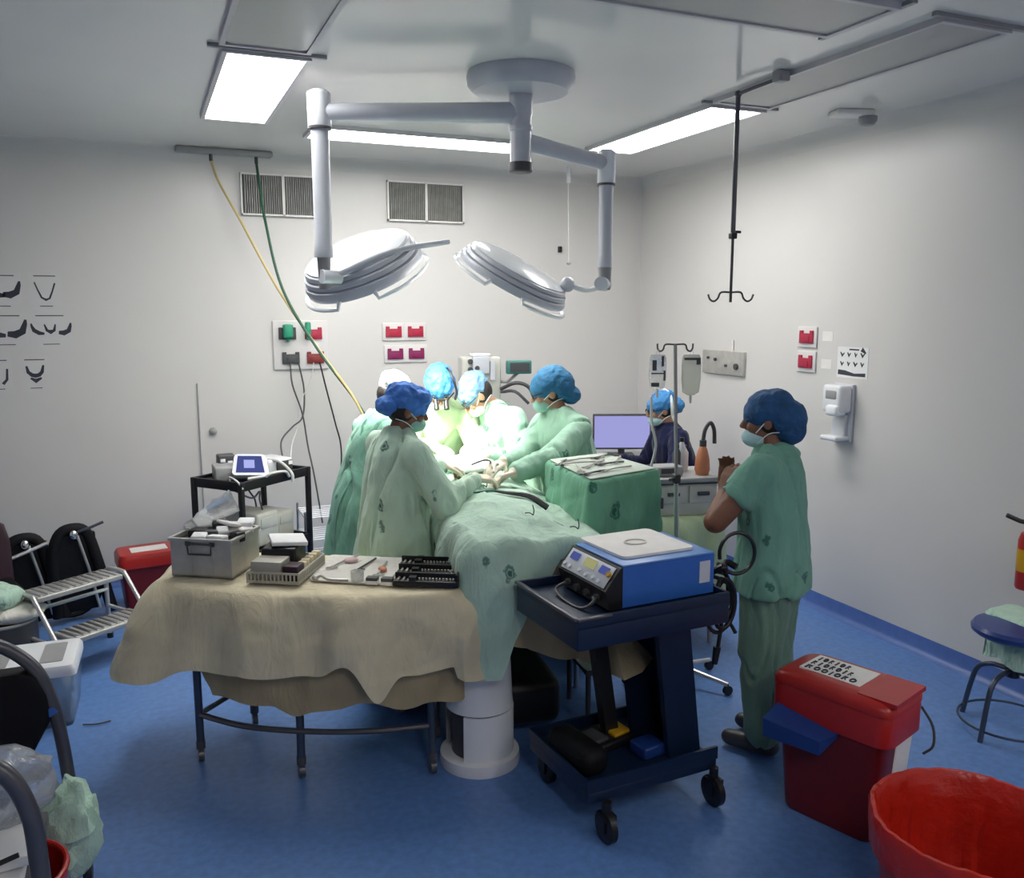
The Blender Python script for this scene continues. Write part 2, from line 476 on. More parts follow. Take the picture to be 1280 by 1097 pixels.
# ================================================================== ROOM
X0, X1, Y0, Y1, ZC = -2.6, 4.0, -1.6, 6.55, 3.03
def wallbox(name, c, d, m): b = MB(); b.box(c, d); return struct(name, b, m)
wallbox('floor', ((X0 + X1) / 2, (Y0 + Y1) / 2, -0.05), (X1 - X0 + 0.4, Y1 - Y0 + 0.4, 0.1), 'floor')
wallbox('ceiling', ((X0 + X1) / 2, (Y0 + Y1) / 2, ZC + 0.05), (X1 - X0 + 0.4, Y1 - Y0 + 0.4, 0.1), 'ceil')
wallbox('wall_back', ((X0 + X1) / 2, Y1 + 0.1, ZC / 2), (X1 - X0 + 0.4, 0.2, ZC), 'wall')
wallbox('wall_right', (X1 + 0.1, (Y0 + Y1) / 2, ZC / 2), (0.2, Y1 - Y0, ZC), 'wall')
wallbox('wall_left', (X0 - 0.1, (Y0 + Y1) / 2, ZC / 2), (0.2, Y1 - Y0, ZC), 'wall')
wallbox('wall_front', ((X0 + X1) / 2, Y0 - 0.1, ZC / 2), (X1 - X0 + 0.4, 0.2, ZC), 'wall')
# the vinyl floor runs up the walls in a hollow curve
def cove(name, pts, m='base'):
    b = MB(); prof = [(0.0, 0.0), (0.05, 0.0), (0.022, 0.010), (0.010, 0.03), (0.006, 0.10), (0.0, 0.10)]
    b.ringlist([[V(p) + V(nv) * a + V((0, 0, z)) for a, z in prof] for p, nv in pts], 0); return struct(name, b, m)
cove('baseboard_right', [((X1, Y0, 0), (-1, 0, 0)), ((X1, Y1, 0), (-1, 0, 0))])
cove('baseboard_back', [((X0, Y1, 0), (0, -1, 0)), ((X1, Y1, 0), (0, -1, 0))])
cove('baseboard_left', [((X0, Y0, 0), (1, 0, 0)), ((X0, Y1, 0), (1, 0, 0))])
# curved junctions where wall meets ceiling
def coveup(name, pts):
    b = MB(); prof = [(0, 0), (0, -0.09)] + [(0.09 - 0.09 * math.cos(a), -0.09 + 0.09 * math.sin(a)) for a in (0.3, 0.6, 0.9, 1.2)] + [(0.09, 0)]
    b.ringlist([[V(p) + V(nv) * a + V((0, 0, z)) for a, z in prof] for p, nv in pts], 0); return struct(name, b, 'wall')
coveup('trim_1', [((X0, Y1, ZC), (0, -1, 0)), ((X1, Y1, ZC), (0, -1, 0))])
coveup('trim_2', [((X1, Y0, ZC), (-1, 0, 0)), ((X1, Y1, ZC), (-1, 0, 0))])

# ================================================================== CEILING
def ceiling_light(label, cx, cy, lx, ly, lit, glow='lit'):
    t = thing('ceiling_light', label, 'ceiling light', (cx, cy, ZC), group='ceiling lights')
    b = MB(); w = 0.022
    b.box((-lx / 2 + w / 2, 0, -0.012), (w, ly, 0.024)); b.box((lx / 2 - w / 2, 0, -0.012), (w, ly, 0.024))
    b.box((0, -ly / 2 + w / 2, -0.012), (lx - 2 * w, w, 0.024)); b.box((0, ly / 2 - w / 2, -0.012), (lx - 2 * w, w, 0.024))
    obj('frame', b, 'frame', t)
    b = MB(); pts = round_poly([(-lx / 2 + w, -ly / 2 + w), (lx / 2 - w, -ly / 2 + w), (lx / 2 - w, ly / 2 - w), (-lx / 2 + w, ly / 2 - w)], 0.05)
    b.prism(pts, -0.018, -0.004); obj('diffuser', b, glow if lit else 'unlit', t)
    b = MB()
    if lx < ly: b.box((0, -ly / 2 - 0.012, -0.008), (lx + 0.12, 0.022, 0.014))
    else: b.box((lx / 2 + 0.012, 0, -0.008), (0.022, ly + 0.1, 0.014))
    obj('end_strip', b, 'grey', t)
ceiling_light('switched-on ceiling light panel on the left, above the two hoses', 0.565, 4.67, 0.37, 1.42, True)
ceiling_light('switched-off ceiling light panel on the left, nearer than the lit one', 0.545, 3.17, 0.37, 1.42, False)
ceiling_light('switched-on ceiling light panel on the right, behind the hanging drip pole', 3.03, 4.70, 0.37, 1.42, True)
ceiling_light('switched-off ceiling light panel on the right, in line with the lit one', 3.00, 3.22, 0.37, 1.42, False)
ceiling_light('switched-on ceiling light strip lying crosswise behind the surgical lamp', 1.72, 5.54, 1.42, 0.37, True)
ceiling_light('added unseen fill light panel on the left, over the photographer', 0.545, -0.45, 0.37, 1.42, True, 'litfill')  # this panel and the next are added, out of view, to brighten the foreground
ceiling_light('added unseen fill light panel on the right, over the photographer', 3.00, -0.45, 0.37, 1.42, True, 'litfill')
ceiling_light('switched-off ceiling light panel lying crosswise at the top edge of the photo', 1.86, 2.66, 1.42, 0.37, False)

# surgical lamp: canopy, column, two arms, two lamp heads
SL = V((1.70, 3.88, ZC))
t = thing('surgical_light', 'grey two-headed surgical lamp hanging from a round ceiling mount over the operating table', 'surgical lamp', SL)
b = MB(); b.lathe([(0.02, 0), (0.25, 0), (0.255, -0.02), (0.25, -0.055), (0.22, -0.085), (0.10, -0.095), (0.03, -0.096)]); obj('canopy', b, 'lampgrey', t)
b = MB(); b.lathe([(0.055, -0.09), (0.055, -0.18), (0.05, -0.19), (0.05, -0.23), (0.056, -0.235), (0.056, -0.255), (0.05, -0.26), (0.05, -0.40), (0.052, -0.405)]); obj('column', b, 'lampgrey', t)
b = MB(); b.lathe([(0.055, -0.40), (0.056, -0.44), (0.05, -0.445), (0.02, -0.446)]); obj('end_cap', b, 'dkgrey', t)
JL = V((0.83, 4.25, 2.86)) - SL; JR = V((2.24, 4.02, 2.68)) - SL
b = MB(); d = (JL - V((0, 0, JL.z))).normalized()
b.tube([V((0, 0, -0.175)), JL * 0.5 + V((0, 0, (-0.175 - JL.z * 0) * 0.5)), JL], lambda u: 0.05 - 0.012 * u, n=16); obj('arm', b, 'lampgrey', t)
b = MB(); b.tube([V((0, 0, -0.30)), JR * 0.35 + V((0, 0, -0.30 * 0.65)), JR], lambda u: 0.042 - 0.006 * u, n=16); obj('arm', b, 'lampgrey', t)
def drop_post(J, top, bot, r):
    b = MB(); b.lathe([(0.01, top + 0.005), (r * 0.8, top + 0.004), (r * 1.3, top - 0.01), (r * 1.3, top - 0.16), (r * 1.15, top - 0.17)], Matrix.Translation((J.x, J.y, 0)), n=24)
    o = obj('joint', b, 'lampwhite', t)
    b = MB(); b.lathe([(r * 1.0, top - 0.165), (r, bot + 0.06), (r * 1.08, bot + 0.055), (r * 1.08, bot)], Matrix.Translation((J.x, J.y, 0)), n=24); obj('drop_tube', b, 'lampgrey', t)
    b = MB(); b.lathe([(r * 1.32, top - 0.163), (r * 1.32, top - 0.173)], Matrix.Translation((J.x, J.y, 0)), n=24); obj('collar', b, 'dkgrey', t)
drop_post(JL, 2.955 - ZC, 2.19 - ZC, 0.042)
drop_post(JR, 2.745 - ZC, 2.16 - ZC, 0.036)
def lamp_head(c, nrm, rad, J, jz, tk=1.0):
    """disc lamp; nrm is the direction its back faces"""
    nrm = V(nrm).normalized(); q = V((0, 0, 1)).rotation_difference(nrm).to_matrix().to_4x4()
    X = Matrix.Translation(V(c) - SL) @ q @ Matrix.Diagonal((1, 1, tk, 1)); k = rad / 0.33
    b = MB(); b.lathe([(0.31 * k, -0.035), (0.325 * k, -0.03), (0.33 * k, 0.0), (0.325 * k, 0.02), (0.305 * k, 0.026), (0.315 * k, 0.032), (0.312 * k, 0.055), (0.292 * k, 0.062), (0.30 * k, 0.068), (0.295 * k, 0.088), (0.275 * k, 0.097)], X, n=56, cap=False)
    h = obj('lamp_head', b, 'lampgrey', t)
    b = MB(); b.lathe([(0.28 * k, 0.090), (0.283 * k, 0.10), (0.265 * k, 0.108), (0.18 * k, 0.122), (0.09 * k, 0.129), (0.01, 0.131)], X, n=56); obj('back_cover', b, 'lampwhite', h)
    b = MB(); b.lathe([(0.01, -0.028), (0.31 * k, -0.028), (0.31 * k, -0.034), (0.01, -0.036)], X, n=48); obj('glass', b, 'lampglass', h)
    for a0 in (0.4, 0.4 + 2 * PI / 3, 0.4 + 4 * PI / 3):
        b = MB(); pts = [X @ V((0.345 * k * math.cos(a0 + i * 0.13), 0.345 * k * math.sin(a0 + i * 0.13), -0.055)) for i in range(12)]
        pts = [X @ V((0.325 * k * math.cos(a0 - 0.03), 0.325 * k * math.sin(a0 - 0.03), -0.02))] + pts + [X @ V((0.325 * k * math.cos(a0 + 1.47), 0.325 * k * math.sin(a0 + 1.47), -0.02))]
        b.tube(pts, 0.011, n=8); obj('grip_rail', b, 'lampwhite', h)
    return h, X
LH, XL = lamp_head((1.08, 4.50, 2.150), (-0.42, -0.26, 0.87), 0.318, JL, 0)
RH, XR = lamp_head((1.83, 4.27, 2.105), (0.36, -0.36, 0.86), 0.31, JR, 0, 0.75)
# left yoke: fork below the drop tube, a bar across the head
b = MB(); b.cyl(JL + V((0, 0, 2.21 - JL.z - ZC)), V((JL.x, JL.y, 2.04 - ZC)), 0.034, 0.026); obj('yoke', b, 'grey', t)
b = MB(); p0 = V((JL.x, JL.y, 2.10 - ZC)); b.cyl(p0 + V((-0.02, -0.03, 0)), p0 + V((0.075, 0.0, 0)), 0.034); obj('pivot', b, 'lampwhite', t)
b = MB(); p1 = V((1.50, 4.36, 2.292)) - SL; b.tube([p0 + V((0.05, -0.02, 0.005)), (p0 + p1) / 2 + V((0.0, -0.07, 0.03)), p1], lambda u: 0.017 - 0.003 * u, n=10, smooth=5); obj('yoke_bar', b, 'lampgrey', t)
# right yoke
b = MB(); b.cyl(V((JR.x, JR.y, 2.17 - ZC)), V((JR.x, JR.y, 2.045 - ZC)), 0.036, 0.03); obj('yoke', b, 'grey', t)
b = MB(); q0 = V((JR.x, JR.y, 2.075 - ZC)); b.cyl(q0 + V((-0.05, -0.05, 0)), q0 + V((0.02, 0.03, 0)), 0.036); obj('pivot', b, 'lampgrey', t)
b = MB(); q1 = V((2.10, 4.17, 2.075)) - SL; b.tube([q0 + V((-0.03, -0.03, -0.01)), (q0 + q1) / 2 + V((0.0, 0, -0.03)), q1], 0.014, n=10, smooth=5); b.ell(q1, 0.04); obj('yoke_bar', b, 'lampgrey', t)
def spot(X, tgt, w, ang, nm):
    l = bpy.data.lights.new(nm, 'SPOT'); l.energy = w; l.spot_size = R(ang); l.spot_blend = 0.6; l.shadow_soft_size = 0.12; l.color = (1, 0.97, 0.86)
    o = bpy.data.objects.new(nm, l); COL.objects.link(o); o.parent = t
    p = X @ V((0, 0, -0.07)); o.location = p
    o.rotation_euler = (V(tgt) - SL - p).to_track_quat('-Z', 'Y').to_euler()
spot(XL, (1.47, 4.74, 1.2), SURGICAL_WATTS * 1.5, 66, 'lamp_beam')
spot(XR, (1.60, 4.58, 1.2), SURGICAL_WATTS, 38, 'lamp_beam')

# ceiling drip hanger
t = thing('drip_hanger', 'dark telescopic drip hanger hanging from the ceiling on the right, with two hooks', 'drip hanger', (2.77, 3.66, ZC))
b = MB(); b.box((0.01, -0.30, -0.025), (0.06, 0.06, 0.05), bev=0.008); obj('ceiling_bracket', b, 'grey', t)
b = MB(); b.tube([(0.01, -0.30, -0.03), (0.003, -0.12, -0.035), (0, 0, -0.04)], 0.009); b.ell((0, 0, -0.04), 0.018); obj('side_arm', b, 'greytube', t)
b = MB(); b.tube([(0, 0, -0.03), (0, 0, -0.72)], 0.012, n=12); obj('outer_tube', b, 'greytube', t)
b = MB(); b.tube([(0, 0, -0.70), (0, 0, -1.05)], 0.0075, n=10); obj('inner_tube', b, 'dkgrey', t)
b = MB(); b.box((0, 0, -0.72), (0.034, 0.034, 0.03), bev=0.006); b.cyl((0.01, 0, -0.70), (0.045, 0, -0.70), 0.007); obj('clamp_knob', b, 'black', t)
b = MB(); u = V((0.92, -0.39, 0))
for sgn in (-1, 1):
    P = [V((0, 0, -1.0)), u * (sgn * 0.05) + V((0, 0, -1.0)), u * (sgn * 0.065) + V((0, 0, -1.03)), u * (sgn * 0.085) + V((0, 0, -1.045)), u * (sgn * 0.105) + V((0, 0, -1.035)), u * (sgn * 0.115) + V((0, 0, -1.01))]
    b.tube(P, 0.005, smooth=4)
obj('hook_bar', b, 'dkgrey', t)

# small ceiling sensor at the right wall
t = thing('ceiling_sensor', 'small grey round sensor on a pale plate at the ceiling by the right wall', 'sensor', (3.75, 3.86, ZC))
b = MB(); b.box((-0.06, 0.0, -0.015), (0.22, 0.12, 0.03), rz=-0.3, bev=0.01); obj('back_plate', b, 'label', t)
b = MB(); b.lathe([(0.05, -0.03), (0.05, -0.055), (0.035, -0.075), (0.01, -0.08)], Matrix.Translation((0.03, -0.03, 0))); obj('dome', b, 'grey', t)

# ================================================================== BACK WALL
def vent(label, x0, x1, z0, z1):
    w = x1 - x0; h = z1 - z0
    t = thing('air_vent', label, 'air vent', ((x0 + x1) / 2, Y1, (z0 + z1) / 2), group='air vents')
    b = MB(); b.box((0, -0.005, 0), (w, 0.01, h)); obj('backing', b, 'black', t)
    b = MB(); f = 0.012
    for x in (-w / 2, 0, w / 2): b.box((x, -0.015, 0), (f if x else f * 1.6, 0.03, h + f))
    for z in (-h / 2, h / 2): b.box((0, -0.0155, z), (w + f, 0.029, f))
    obj('frame', b, 'label', t)
    b = MB(); n = 17
    for s in (-1, 1):
        for i in range(n):
            x = s * w / 4 + (i - (n - 1) / 2) * (w / 2 - 0.03) / n
            b.box((x, -0.014, 0), (0.0035, 0.016, h - f), rz=0.5)
    obj('louvre', b, 'dullsteel', t)
vent('grey louvred air vent on the back wall, left one behind the hoses', 0.71, 1.29, 2.61, 2.89)
vent('grey louvred air vent on the back wall, right one between the lamp posts', 1.77, 2.37, 2.61, 2.895)

# ceiling gas rail with two hoses
t = thing('gas_rail', 'thin grey gas rail under the ceiling at the back left', 'gas rail', (0.6, 6.44, ZC))
b = MB(); b.box((0, 0, -0.02), (0.64, 0.09, 0.04), bev=0.015); obj('rail', b, 'grey', t)
for x in (-0.09, 0.21):
    b = MB(); b.cyl((x, 0, -0.035), (x, 0, -0.085), 0.012); obj('outlet_stem', b, 'dkgrey', t)
b = MB(); b.tube([(0.51, 6.44, 2.95), (0.55, 6.38, 2.80), (0.66, 6.19, 2.53), (0.86, 5.94, 2.06), (1.07, 5.69, 1.67), (1.21, 5.44, 1.41), (1.28, 5.30, 1.22)], 0.0085, smooth=8)
solo('gas_hose', 'yellow gas hose hanging from the ceiling rail down behind the surgeons', 'hose', b, 'yelhose', (0.51, 6.44, 2.95))
b = MB(); b.tube([(0.81, 6.44, 2.95), (0.81, 6.33, 2.80), (0.82, 6.19, 2.54), (0.88, 5.94, 2.08), (1.05, 5.69, 1.69), (1.235, 5.44, 1.37), (1.31, 5.30, 1.20)], 0.0095, smooth=8)
solo('gas_hose', 'dark green gas hose hanging from the ceiling rail across the left vent', 'hose', b, 'grnhose', (0.81, 6.44, 2.95))

# hanging white pull cord by the back corner
t = thing('pull_cord', 'thin white ceiling cord hanging at the back, left of the right lamp post', 'cord', (3.12, 6.2, ZC))
b = MB(); b.cyl((0, 0, 0), (0, 0, -0.12), 0.016); obj('cord_sleeve', b, 'white', t)
b = MB(); b.tube([(0, 0, -0.11), (0.005, 0, -0.4), (0.01, 0, -0.72)], 0.005); obj('cord_line', b, 'whitecable', t)
b = MB(); b.ell((0.01, 0, -0.73), (0.02, 0.012, 0.012)); obj('cord_end', b, 'grey', t)
b = MB(); b.box((3.22, 6.54, 2.43), (0.035, 0.02, 0.05), bev=0.008); solo('wall_hook', 'tiny black hook on the back wall beside the white cord', 'hook', b, 'black', (3.22, 6.54, 2.43))

# red wall sockets
def socket(label, wall, a, z, col, w=0.125, h=0.085):
    loc = (a, Y1, z) if wall == 'back' else (X1, a, z)
    t = thing('wall_socket', label, 'socket', loc, 0 if wall == 'back' else -PI / 2, group='wall sockets')
    b = MB(); b.box((0, -0.006, 0), (w + 0.05, 0.012, h + 0.05), bev=0.004); obj('cover_plate', b, 'plate', t)
    b = MB(); b.box((0, -0.017, -0.008), (w, 0.012, h - 0.02), bev=0.003)
    for s in (-1, 1): b.box((s * (w / 2 - 0.016), -0.017, h / 2 - 0.012), (0.03, 0.012, 0.024), bev=0.003)
    obj('socket_insert', b, col, t)
    b = MB(); b.box((0, -0.0245, -0.012), (w * 0.5, 0.004, h * 0.45), bev=0.001); obj('socket_face', b, col, t)
    return t
socket('red wall socket in the middle group, upper left of four', 'back', 1.795, 1.77, 'redsock')
socket('red wall socket in the middle group, upper right of four', 'back', 1.97, 1.77, 'redsock')
socket('purplish red wall socket in the middle group, lower left of four', 'back', 1.805, 1.60, 'magsock')
socket('purplish red wall socket in the middle group, lower right of four', 'back', 1.975, 1.60, 'magsock')
b = MB(); b.box((1.085, Y1 - 0.008, 1.68), (0.40, 0.016, 0.36), bev=0.006)
solo('socket_panel', 'white wall panel that carries the left group of four sockets', 'socket panel', b, 'plate', (1.085, Y1, 1.68))
def socket2(label, x, z, col):
    t = thing('wall_socket', label, 'socket', (x, Y1 - 0.016, z), group='wall sockets')
    b = MB(); b.box((0, -0.007, -0.006), (0.125, 0.014, 0.072), bev=0.003)
    for s in (-1, 1): b.box((s * 0.047, -0.007, 0.036), (0.03, 0.014, 0.02), bev=0.003)
    obj('socket_insert', b, col, t)
    b = MB(); b.box((0, -0.016, -0.01), (0.06, 0.004, 0.04), bev=0.001); obj('socket_face', b, col, t)
socket2('dark wall socket in the left group, upper left, holding a broad green plug', 0.99, 1.765, 'dkgrey')
socket2('red wall socket in the left group, upper right, holding a narrow green plug', 1.18, 1.765, 'redsock')
socket2('dark grey wall socket in the left group, lower left, with two cables plugged in', 1.01, 1.585, 'dkgrey')
socket2('brownish red wall socket in the left group, lower right, with a cable plugged in', 1.19, 1.585, 'brownsock')
def plug(label, x, z, w, h):
    b = MB(); b.box((x, Y1 - 0.055, z), (w, 0.05, h), bev=0.012); b.cyl((x, Y1 - 0.055, z - h / 2), (x, Y1 - 0.05, z - h / 2 - 0.03), 0.01)
    solo('power_plug', label, 'plug', b, 'plug', (x, Y1 - 0.04, z), group='green plugs')
plug('broad green plug in the upper left socket of the left group', 0.99, 1.785, 0.07, 0.10)
plug('narrow green plug in the upper right socket of the left group', 1.135, 1.80, 0.04, 0.10)

# cables from the left sockets down to the black cart
def cable(label, pts, r=0.006, m='cable', k=8, cat='cable', name='power_cable'):
    b = MB(); b.tube(pts, r, smooth=k); solo(name, label, cat, b, m, pts[0])
yb = Y1 - 0.045
cable('dark cable from the left sockets straight down behind the black cart', [(1.0, yb, 1.55), (1.0, 6.45, 1.40), (1.06, 6.42, 1.18), (1.08, 6.35, 0.95), (1.10, 6.25, 0.75), (1.14, 6.2, 0.4)])
cable('dark cable from the left sockets that loops leftwards to the grey monitor', [(1.06, yb, 1.55), (1.085, 6.46, 1.35), (1.06, 6.42, 1.16), (0.97, 6.33, 1.10), (0.87, 6.2, 1.02), (0.855, 6.05, 0.905)])
cable('pale grey thin cable from the left sockets that drops beside the loop', [(1.17, yb, 1.55), (1.14, 6.48, 1.42), (1.06, 6.44, 1.28), (1.02, 6.40, 1.10), (0.94, 6.2, 0.98), (0.90, 6.0, 0.90)], 0.004, 'whitecable')
cable('black cable from the lower right socket straight down to the left gown', [(1.215, yb, 1.55), (1.25, 6.46, 1.35), (1.30, 6.42, 1.1), (1.33, 6.38, 0.9), (1.31, 6.36, 0.5), (1.34, 6.36, 0.02)], 0.006, 'black')
# thin pipe and wall fitting left of the cart
b = MB(); b.tube([(0.35, Y1 - 0.008, 1.42), (0.35, Y1 - 0.008, 0.95), (0.35, Y1 - 0.008, 0.3)], 0.006); solo('wall_pipe', 'thin dark vertical line of pipe on the wall above the black cart', 'pipe', b, 'inkfaint', (0.35, Y1, 0.3))
b = MB(); b.lathe([(0.028, 0), (0.026, 0.02), (0.012, 0.03), (0.004, 0.031)], Matrix.Translation((0.44, Y1, 1.07)) @ Matrix.Rotation(PI / 2, 4, 'X'), n=20); solo('wall_fitting', 'tiny grey knob on the wall above the black cart', 'knob', b, 'grey', (0.44, Y1, 1.07))

# charts with jaw drawings
def poly_strip(b, pts, w, mi, y=-0.0022, d=0.001):
    """a drawn stroke: flat strip along pts (x, z) on the sheet"""
    P = [V((p[0], p[1])) for p in pts]
    L = []; Rr = []
    for i, p in enumerate(P):
        tt = (P[min(i + 1, len(P) - 1)] - P[max(i - 1, 0)]).normalized(); nn = V((-tt.y, tt.x))
        ww = w[i] if hasattr(w, '__len__') else w
        L.append(p + nn * ww / 2); Rr.append(p - nn * ww / 2)
    for i in range(len(P) - 1):
        q = [b.bm.verts.new((v.x, y, v.y)) for v in (L[i], L[i + 1], Rr[i + 1], Rr[i])]
        f = b.bm.faces.new(q); f.material_index = mi
        q2 = [b.bm.verts.new((v.x, y + d, v.y)) for v in (L[i], L[i + 1], Rr[i + 1], Rr[i])]
        f = b.bm.faces.new(list(reversed(q2))); f.material_index = mi
def chart(label, x0, x1, z0, z1, strokes):
    w = x1 - x0; h = z1 - z0
    t = thing('jaw_chart', label, 'chart', ((x0 + x1) / 2, Y1, (z0 + z1) / 2), group='jaw charts')
    b = MB(); b.box((0, -0.001, 0), (w, 0.002, h)); obj('sheet', b, 'paper', t)
    b = MB()
    for pts, wd, mi in strokes: poly_strip(b, pts, wd, mi)
    poly_strip(b, [(-w * 0.34, h * 0.42), (w * 0.34, h * 0.42)], 0.006, 2)
    poly_strip(b, [(-w * 0.2, -h * 0.40), (w * 0.2, -h * 0.40)], 0.005, 2)
    obj('jaw_drawing', b, ['ink', 'inkblue', 'inkfaint'], t)
jawR = lambda ox, s, m=0: ([(ox - .05 * s, -.02 * s), (ox - .01 * s, -.025 * s), (ox + .03 * s, -.005 * s), (ox + .045 * s, .04 * s), (ox + .05 * s, .065 * s)], [.03 * s, .045 * s, .04 * s, .025 * s, .012 * s], m)
jawL = lambda ox, s, m=0: ([(ox + .05 * s, -.03 * s), (ox + .01 * s, -.025 * s), (ox - .03 * s, .0 * s), (ox - .045 * s, .035 * s), (ox - .05 * s, .06 * s)], [.02 * s, .035 * s, .035 * s, .022 * s, .012 * s], m)
chart('sheet with a thin V-shaped jaw outline on the back wall, top row right', -0.66, -0.47, 1.94, 2.18,
      [([(-.062, .06), (-.045, .01), (-.025, -.04), (0, -.055), (.022, -.045), (.04, 0), (.058, .055)], [.008, .009, .012, .016, .012, .010, .010], 0)])
chart('sheet with dark jaw half on the back wall, top row, photo edge', -0.93, -0.705, 1.94, 2.18, [jawR(.055, 1.0), jawL(-.03, 1.0)])
chart('sheet with dark jaw half on the back wall, middle row, photo edge', -0.93, -0.69, 1.69, 1.92, [jawR(.06, 1.1), jawL(-.06, 1.1)])
chart('sheet with three small jaw views on the back wall, middle row right', -0.675, -0.43, 1.69, 1.92,
      [jawL(-.075, .75), jawR(.085, .75), ([(-.035, .04), (-.022, .0), (0, -.012), (.022, 0), (.03, .04)], [.008, .018, .028, .018, .008], 0)])
chart('sheet with a blue-black jaw seen from the front, bottom row right', -0.75, -0.575, 1.40, 1.63,
      [([(-.05, .055), (-.042, .015), (-.02, -.005), (0, -.01), (.022, -.005), (.04, .015), (.05, .06)], [.012, .022, .026, .028, .026, .022, .012], 0),
       ([(-.03, -.025), (0, -.045), (.035, -.025)], [.012, .03, .012], 1)])
chart('sheet with a dark jaw edge, bottom row left at the photo edge', -0.95, -0.80, 1.40, 1.63, [([(.02, -.06), (.045, -.03), (.05, .04)], [.02, .016, .012], 0)])

# ================================================================== RIGHT WALL
t = thing('gas_outlet', 'brushed steel gas outlet panel on the right wall behind the drip stand', 'wall panel', (X1, 5.325, 1.55), -PI / 2)
b = MB(); b.box((0, -0.012, 0), (0.50, 0.024, 0.175), bev=0.004); obj('face_plate', b, 'dullsteel', t)
b = MB()
for x, z, r in ((0.17, -0.02, 0.022), (-0.08, 0.02, 0.012), (-0.17, 0.03, 0.009), (0.05, -0.02, 0.010)): b.cyl((x, -0.024, z), (x, -0.038, z), r)
obj('outlet', b, 'dkgrey', t)
b = MB(); b.cyl((0.1, -0.01, 0.085), (0.1, -0.01, 0.17), 0.007); obj('pipe_stub', b, 'label', t)
socket('red wall socket on the right wall, upper of two', 'right', 4.455, 1.765, 'redsock')
socket('red wall socket on the right wall, lower of two', 'right', 4.455, 1.605, 'redsock')
for z, lb in ((1.775, 'faint pink label beside the upper socket on the right wall'), (1.60, 'faint pink label beside the lower socket on the right wall')):
    b = MB(); b.box((0, -0.001, 0), (0.09, 0.002, 0.06)); b.box((0, -0.0025, 0.006), (0.06, 0.001, 0.014), mi=1)
    solo('wall_label', lb, 'label', b, ['label', 'pinkink'], (X1, 4.28, z), local=True, rz=-PI / 2, group='pink labels')
t = thing('handwash_poster', 'small white hand-washing poster with rows of dark pictures above the soap dispenser', 'poster', (X1, 4.06, 1.62), -PI / 2)
b = MB(); b.box((0, -0.001, 0), (0.25, 0.002, 0.19)); obj('sheet', b, 'paperwhite', t)
b = MB()
for i in range(4):
    for j, z in enumerate((0.052, -0.005)):
        x = -0.085 + i * 0.055; k = 0.016 - 0.003 * ((i + j) % 3)
        poly_strip(b, [(x - k, z + 0.01), (x, z - 0.012), (x + k, z + 0.006)], [0.008, 0.02, 0.008], 0)
poly_strip(b, [(-0.03, 0.08), (0.05, 0.08)], 0.009, 0); poly_strip(b, [(0.07, 0.085), (0.105, 0.06)], [0.03, 0.01], 0)
poly_strip(b, [(-0.115, -0.062), (-0.06, -0.064), (0.02, -0.074), (0.11, -0.07)], [0.03, 0.03, 0.018, 0.022], 0)
obj('picture_rows', b, ['ink'], t)
t = thing('soap_dispenser', 'white and clear wall soap dispenser on the right wall below the poster', 'soap dispenser', (X1, 4.10, 1.31), -PI / 2)
b = MB(); b.box((0, -0.012, 0.0), (0.16, 0.024, 0.36), bev=0.008); obj('back_plate', b, 'lampgrey', t)
b = MB(); b.box((0, -0.07, 0.09), (0.155, 0.10, 0.17), bev=0.02); obj('tank', b, 'white', t)
b = MB(); b.box((0, -0.065, 0.115), (0.10, 0.118, 0.06), bev=0.012); obj('level_window', b, 'grey', t)
b = MB(); b.box((0.02, -0.095, 0.02), (0.10, 0.09, 0.07), bev=0.02); obj('push_lever', b, 'lampwhite', t)
b = MB(); b.box((0, -0.035, -0.08), (0.11, 0.03, 0.14), bev=0.008); obj('neck', b, 'lampgrey', t)
b = MB(); b.box((0, -0.07, -0.155), (0.14, 0.12, 0.03), bev=0.012); obj('drip_tray', b, 'white', t)
# extinguisher at the right edge
t = thing('fire_extinguisher', 'red and yellow extinguisher with dark handle at the right edge of the photo', 'extinguisher', (3.90, 2.745, 0.60))
b = MB(); b.lathe([(0.01, 0.0), (0.052, 0.0), (0.056, 0.01), (0.056, 0.24), (0.045, 0.275), (0.02, 0.29), (0.01, 0.295)]); obj('cylinder', b, 'red', t)
b = MB(); b.lathe([(0.0572, 0.09), (0.0575, 0.1), (0.0575, 0.19), (0.0572, 0.2)], cap=False); obj('yellow_band', b, 'yellow', t)
b = MB(); b.cyl((0, 0, 0.28), (0, 0, 0.33), 0.018); b.tube([(0.01, 0, 0.32), (-0.05, 0.03, 0.335), (-0.095, 0.07, 0.36)], 0.011); obj('valve_handle', b, 'black', t)
b = MB(); b.box((0.075, 0, 0.14), (0.05, 0.05, 0.02)); obj('wall_bracket', b, 'grey', t)

# ================================================================== OPERATING TABLE
OT_ANG = -R(8)                     # long axis leans to the right of the room's depth
OT = V((1.44, 3.17, 0)); OTX = Matrix.Translation(OT) @ Matrix.Rotation(OT_ANG, 4, 'Z')
t = thing('operating_table', 'operating table on a white round pedestal, hidden under green drapes', 'operating table', OT, OT_ANG)
PX, PY = -0.20, 0.11
b = MB(); b.lathe([(0.02, 0.0), (0.172, 0.0), (0.175, 0.012), (0.172, 0.05), (0.158, 0.056), (0.02, 0.057)], Matrix.Translation((PX, PY, 0)), n=48); obj('base_ring', b, 'white', t)
b = MB(); b.lathe([(0.135, 0.26), (0.146, 0.262), (0.142, 0.30), (0.133, 0.50), (0.125, 0.86), (0.02, 0.86)], Matrix.Translation((PX, PY, 0)), n=48); obj('upper_shroud', b, 'white', t)
b = MB()
prof = [(0.148, 0.056), (0.148, 0.256), (0.140, 0.256), (0.140, 0.056), (0.148, 0.056)]
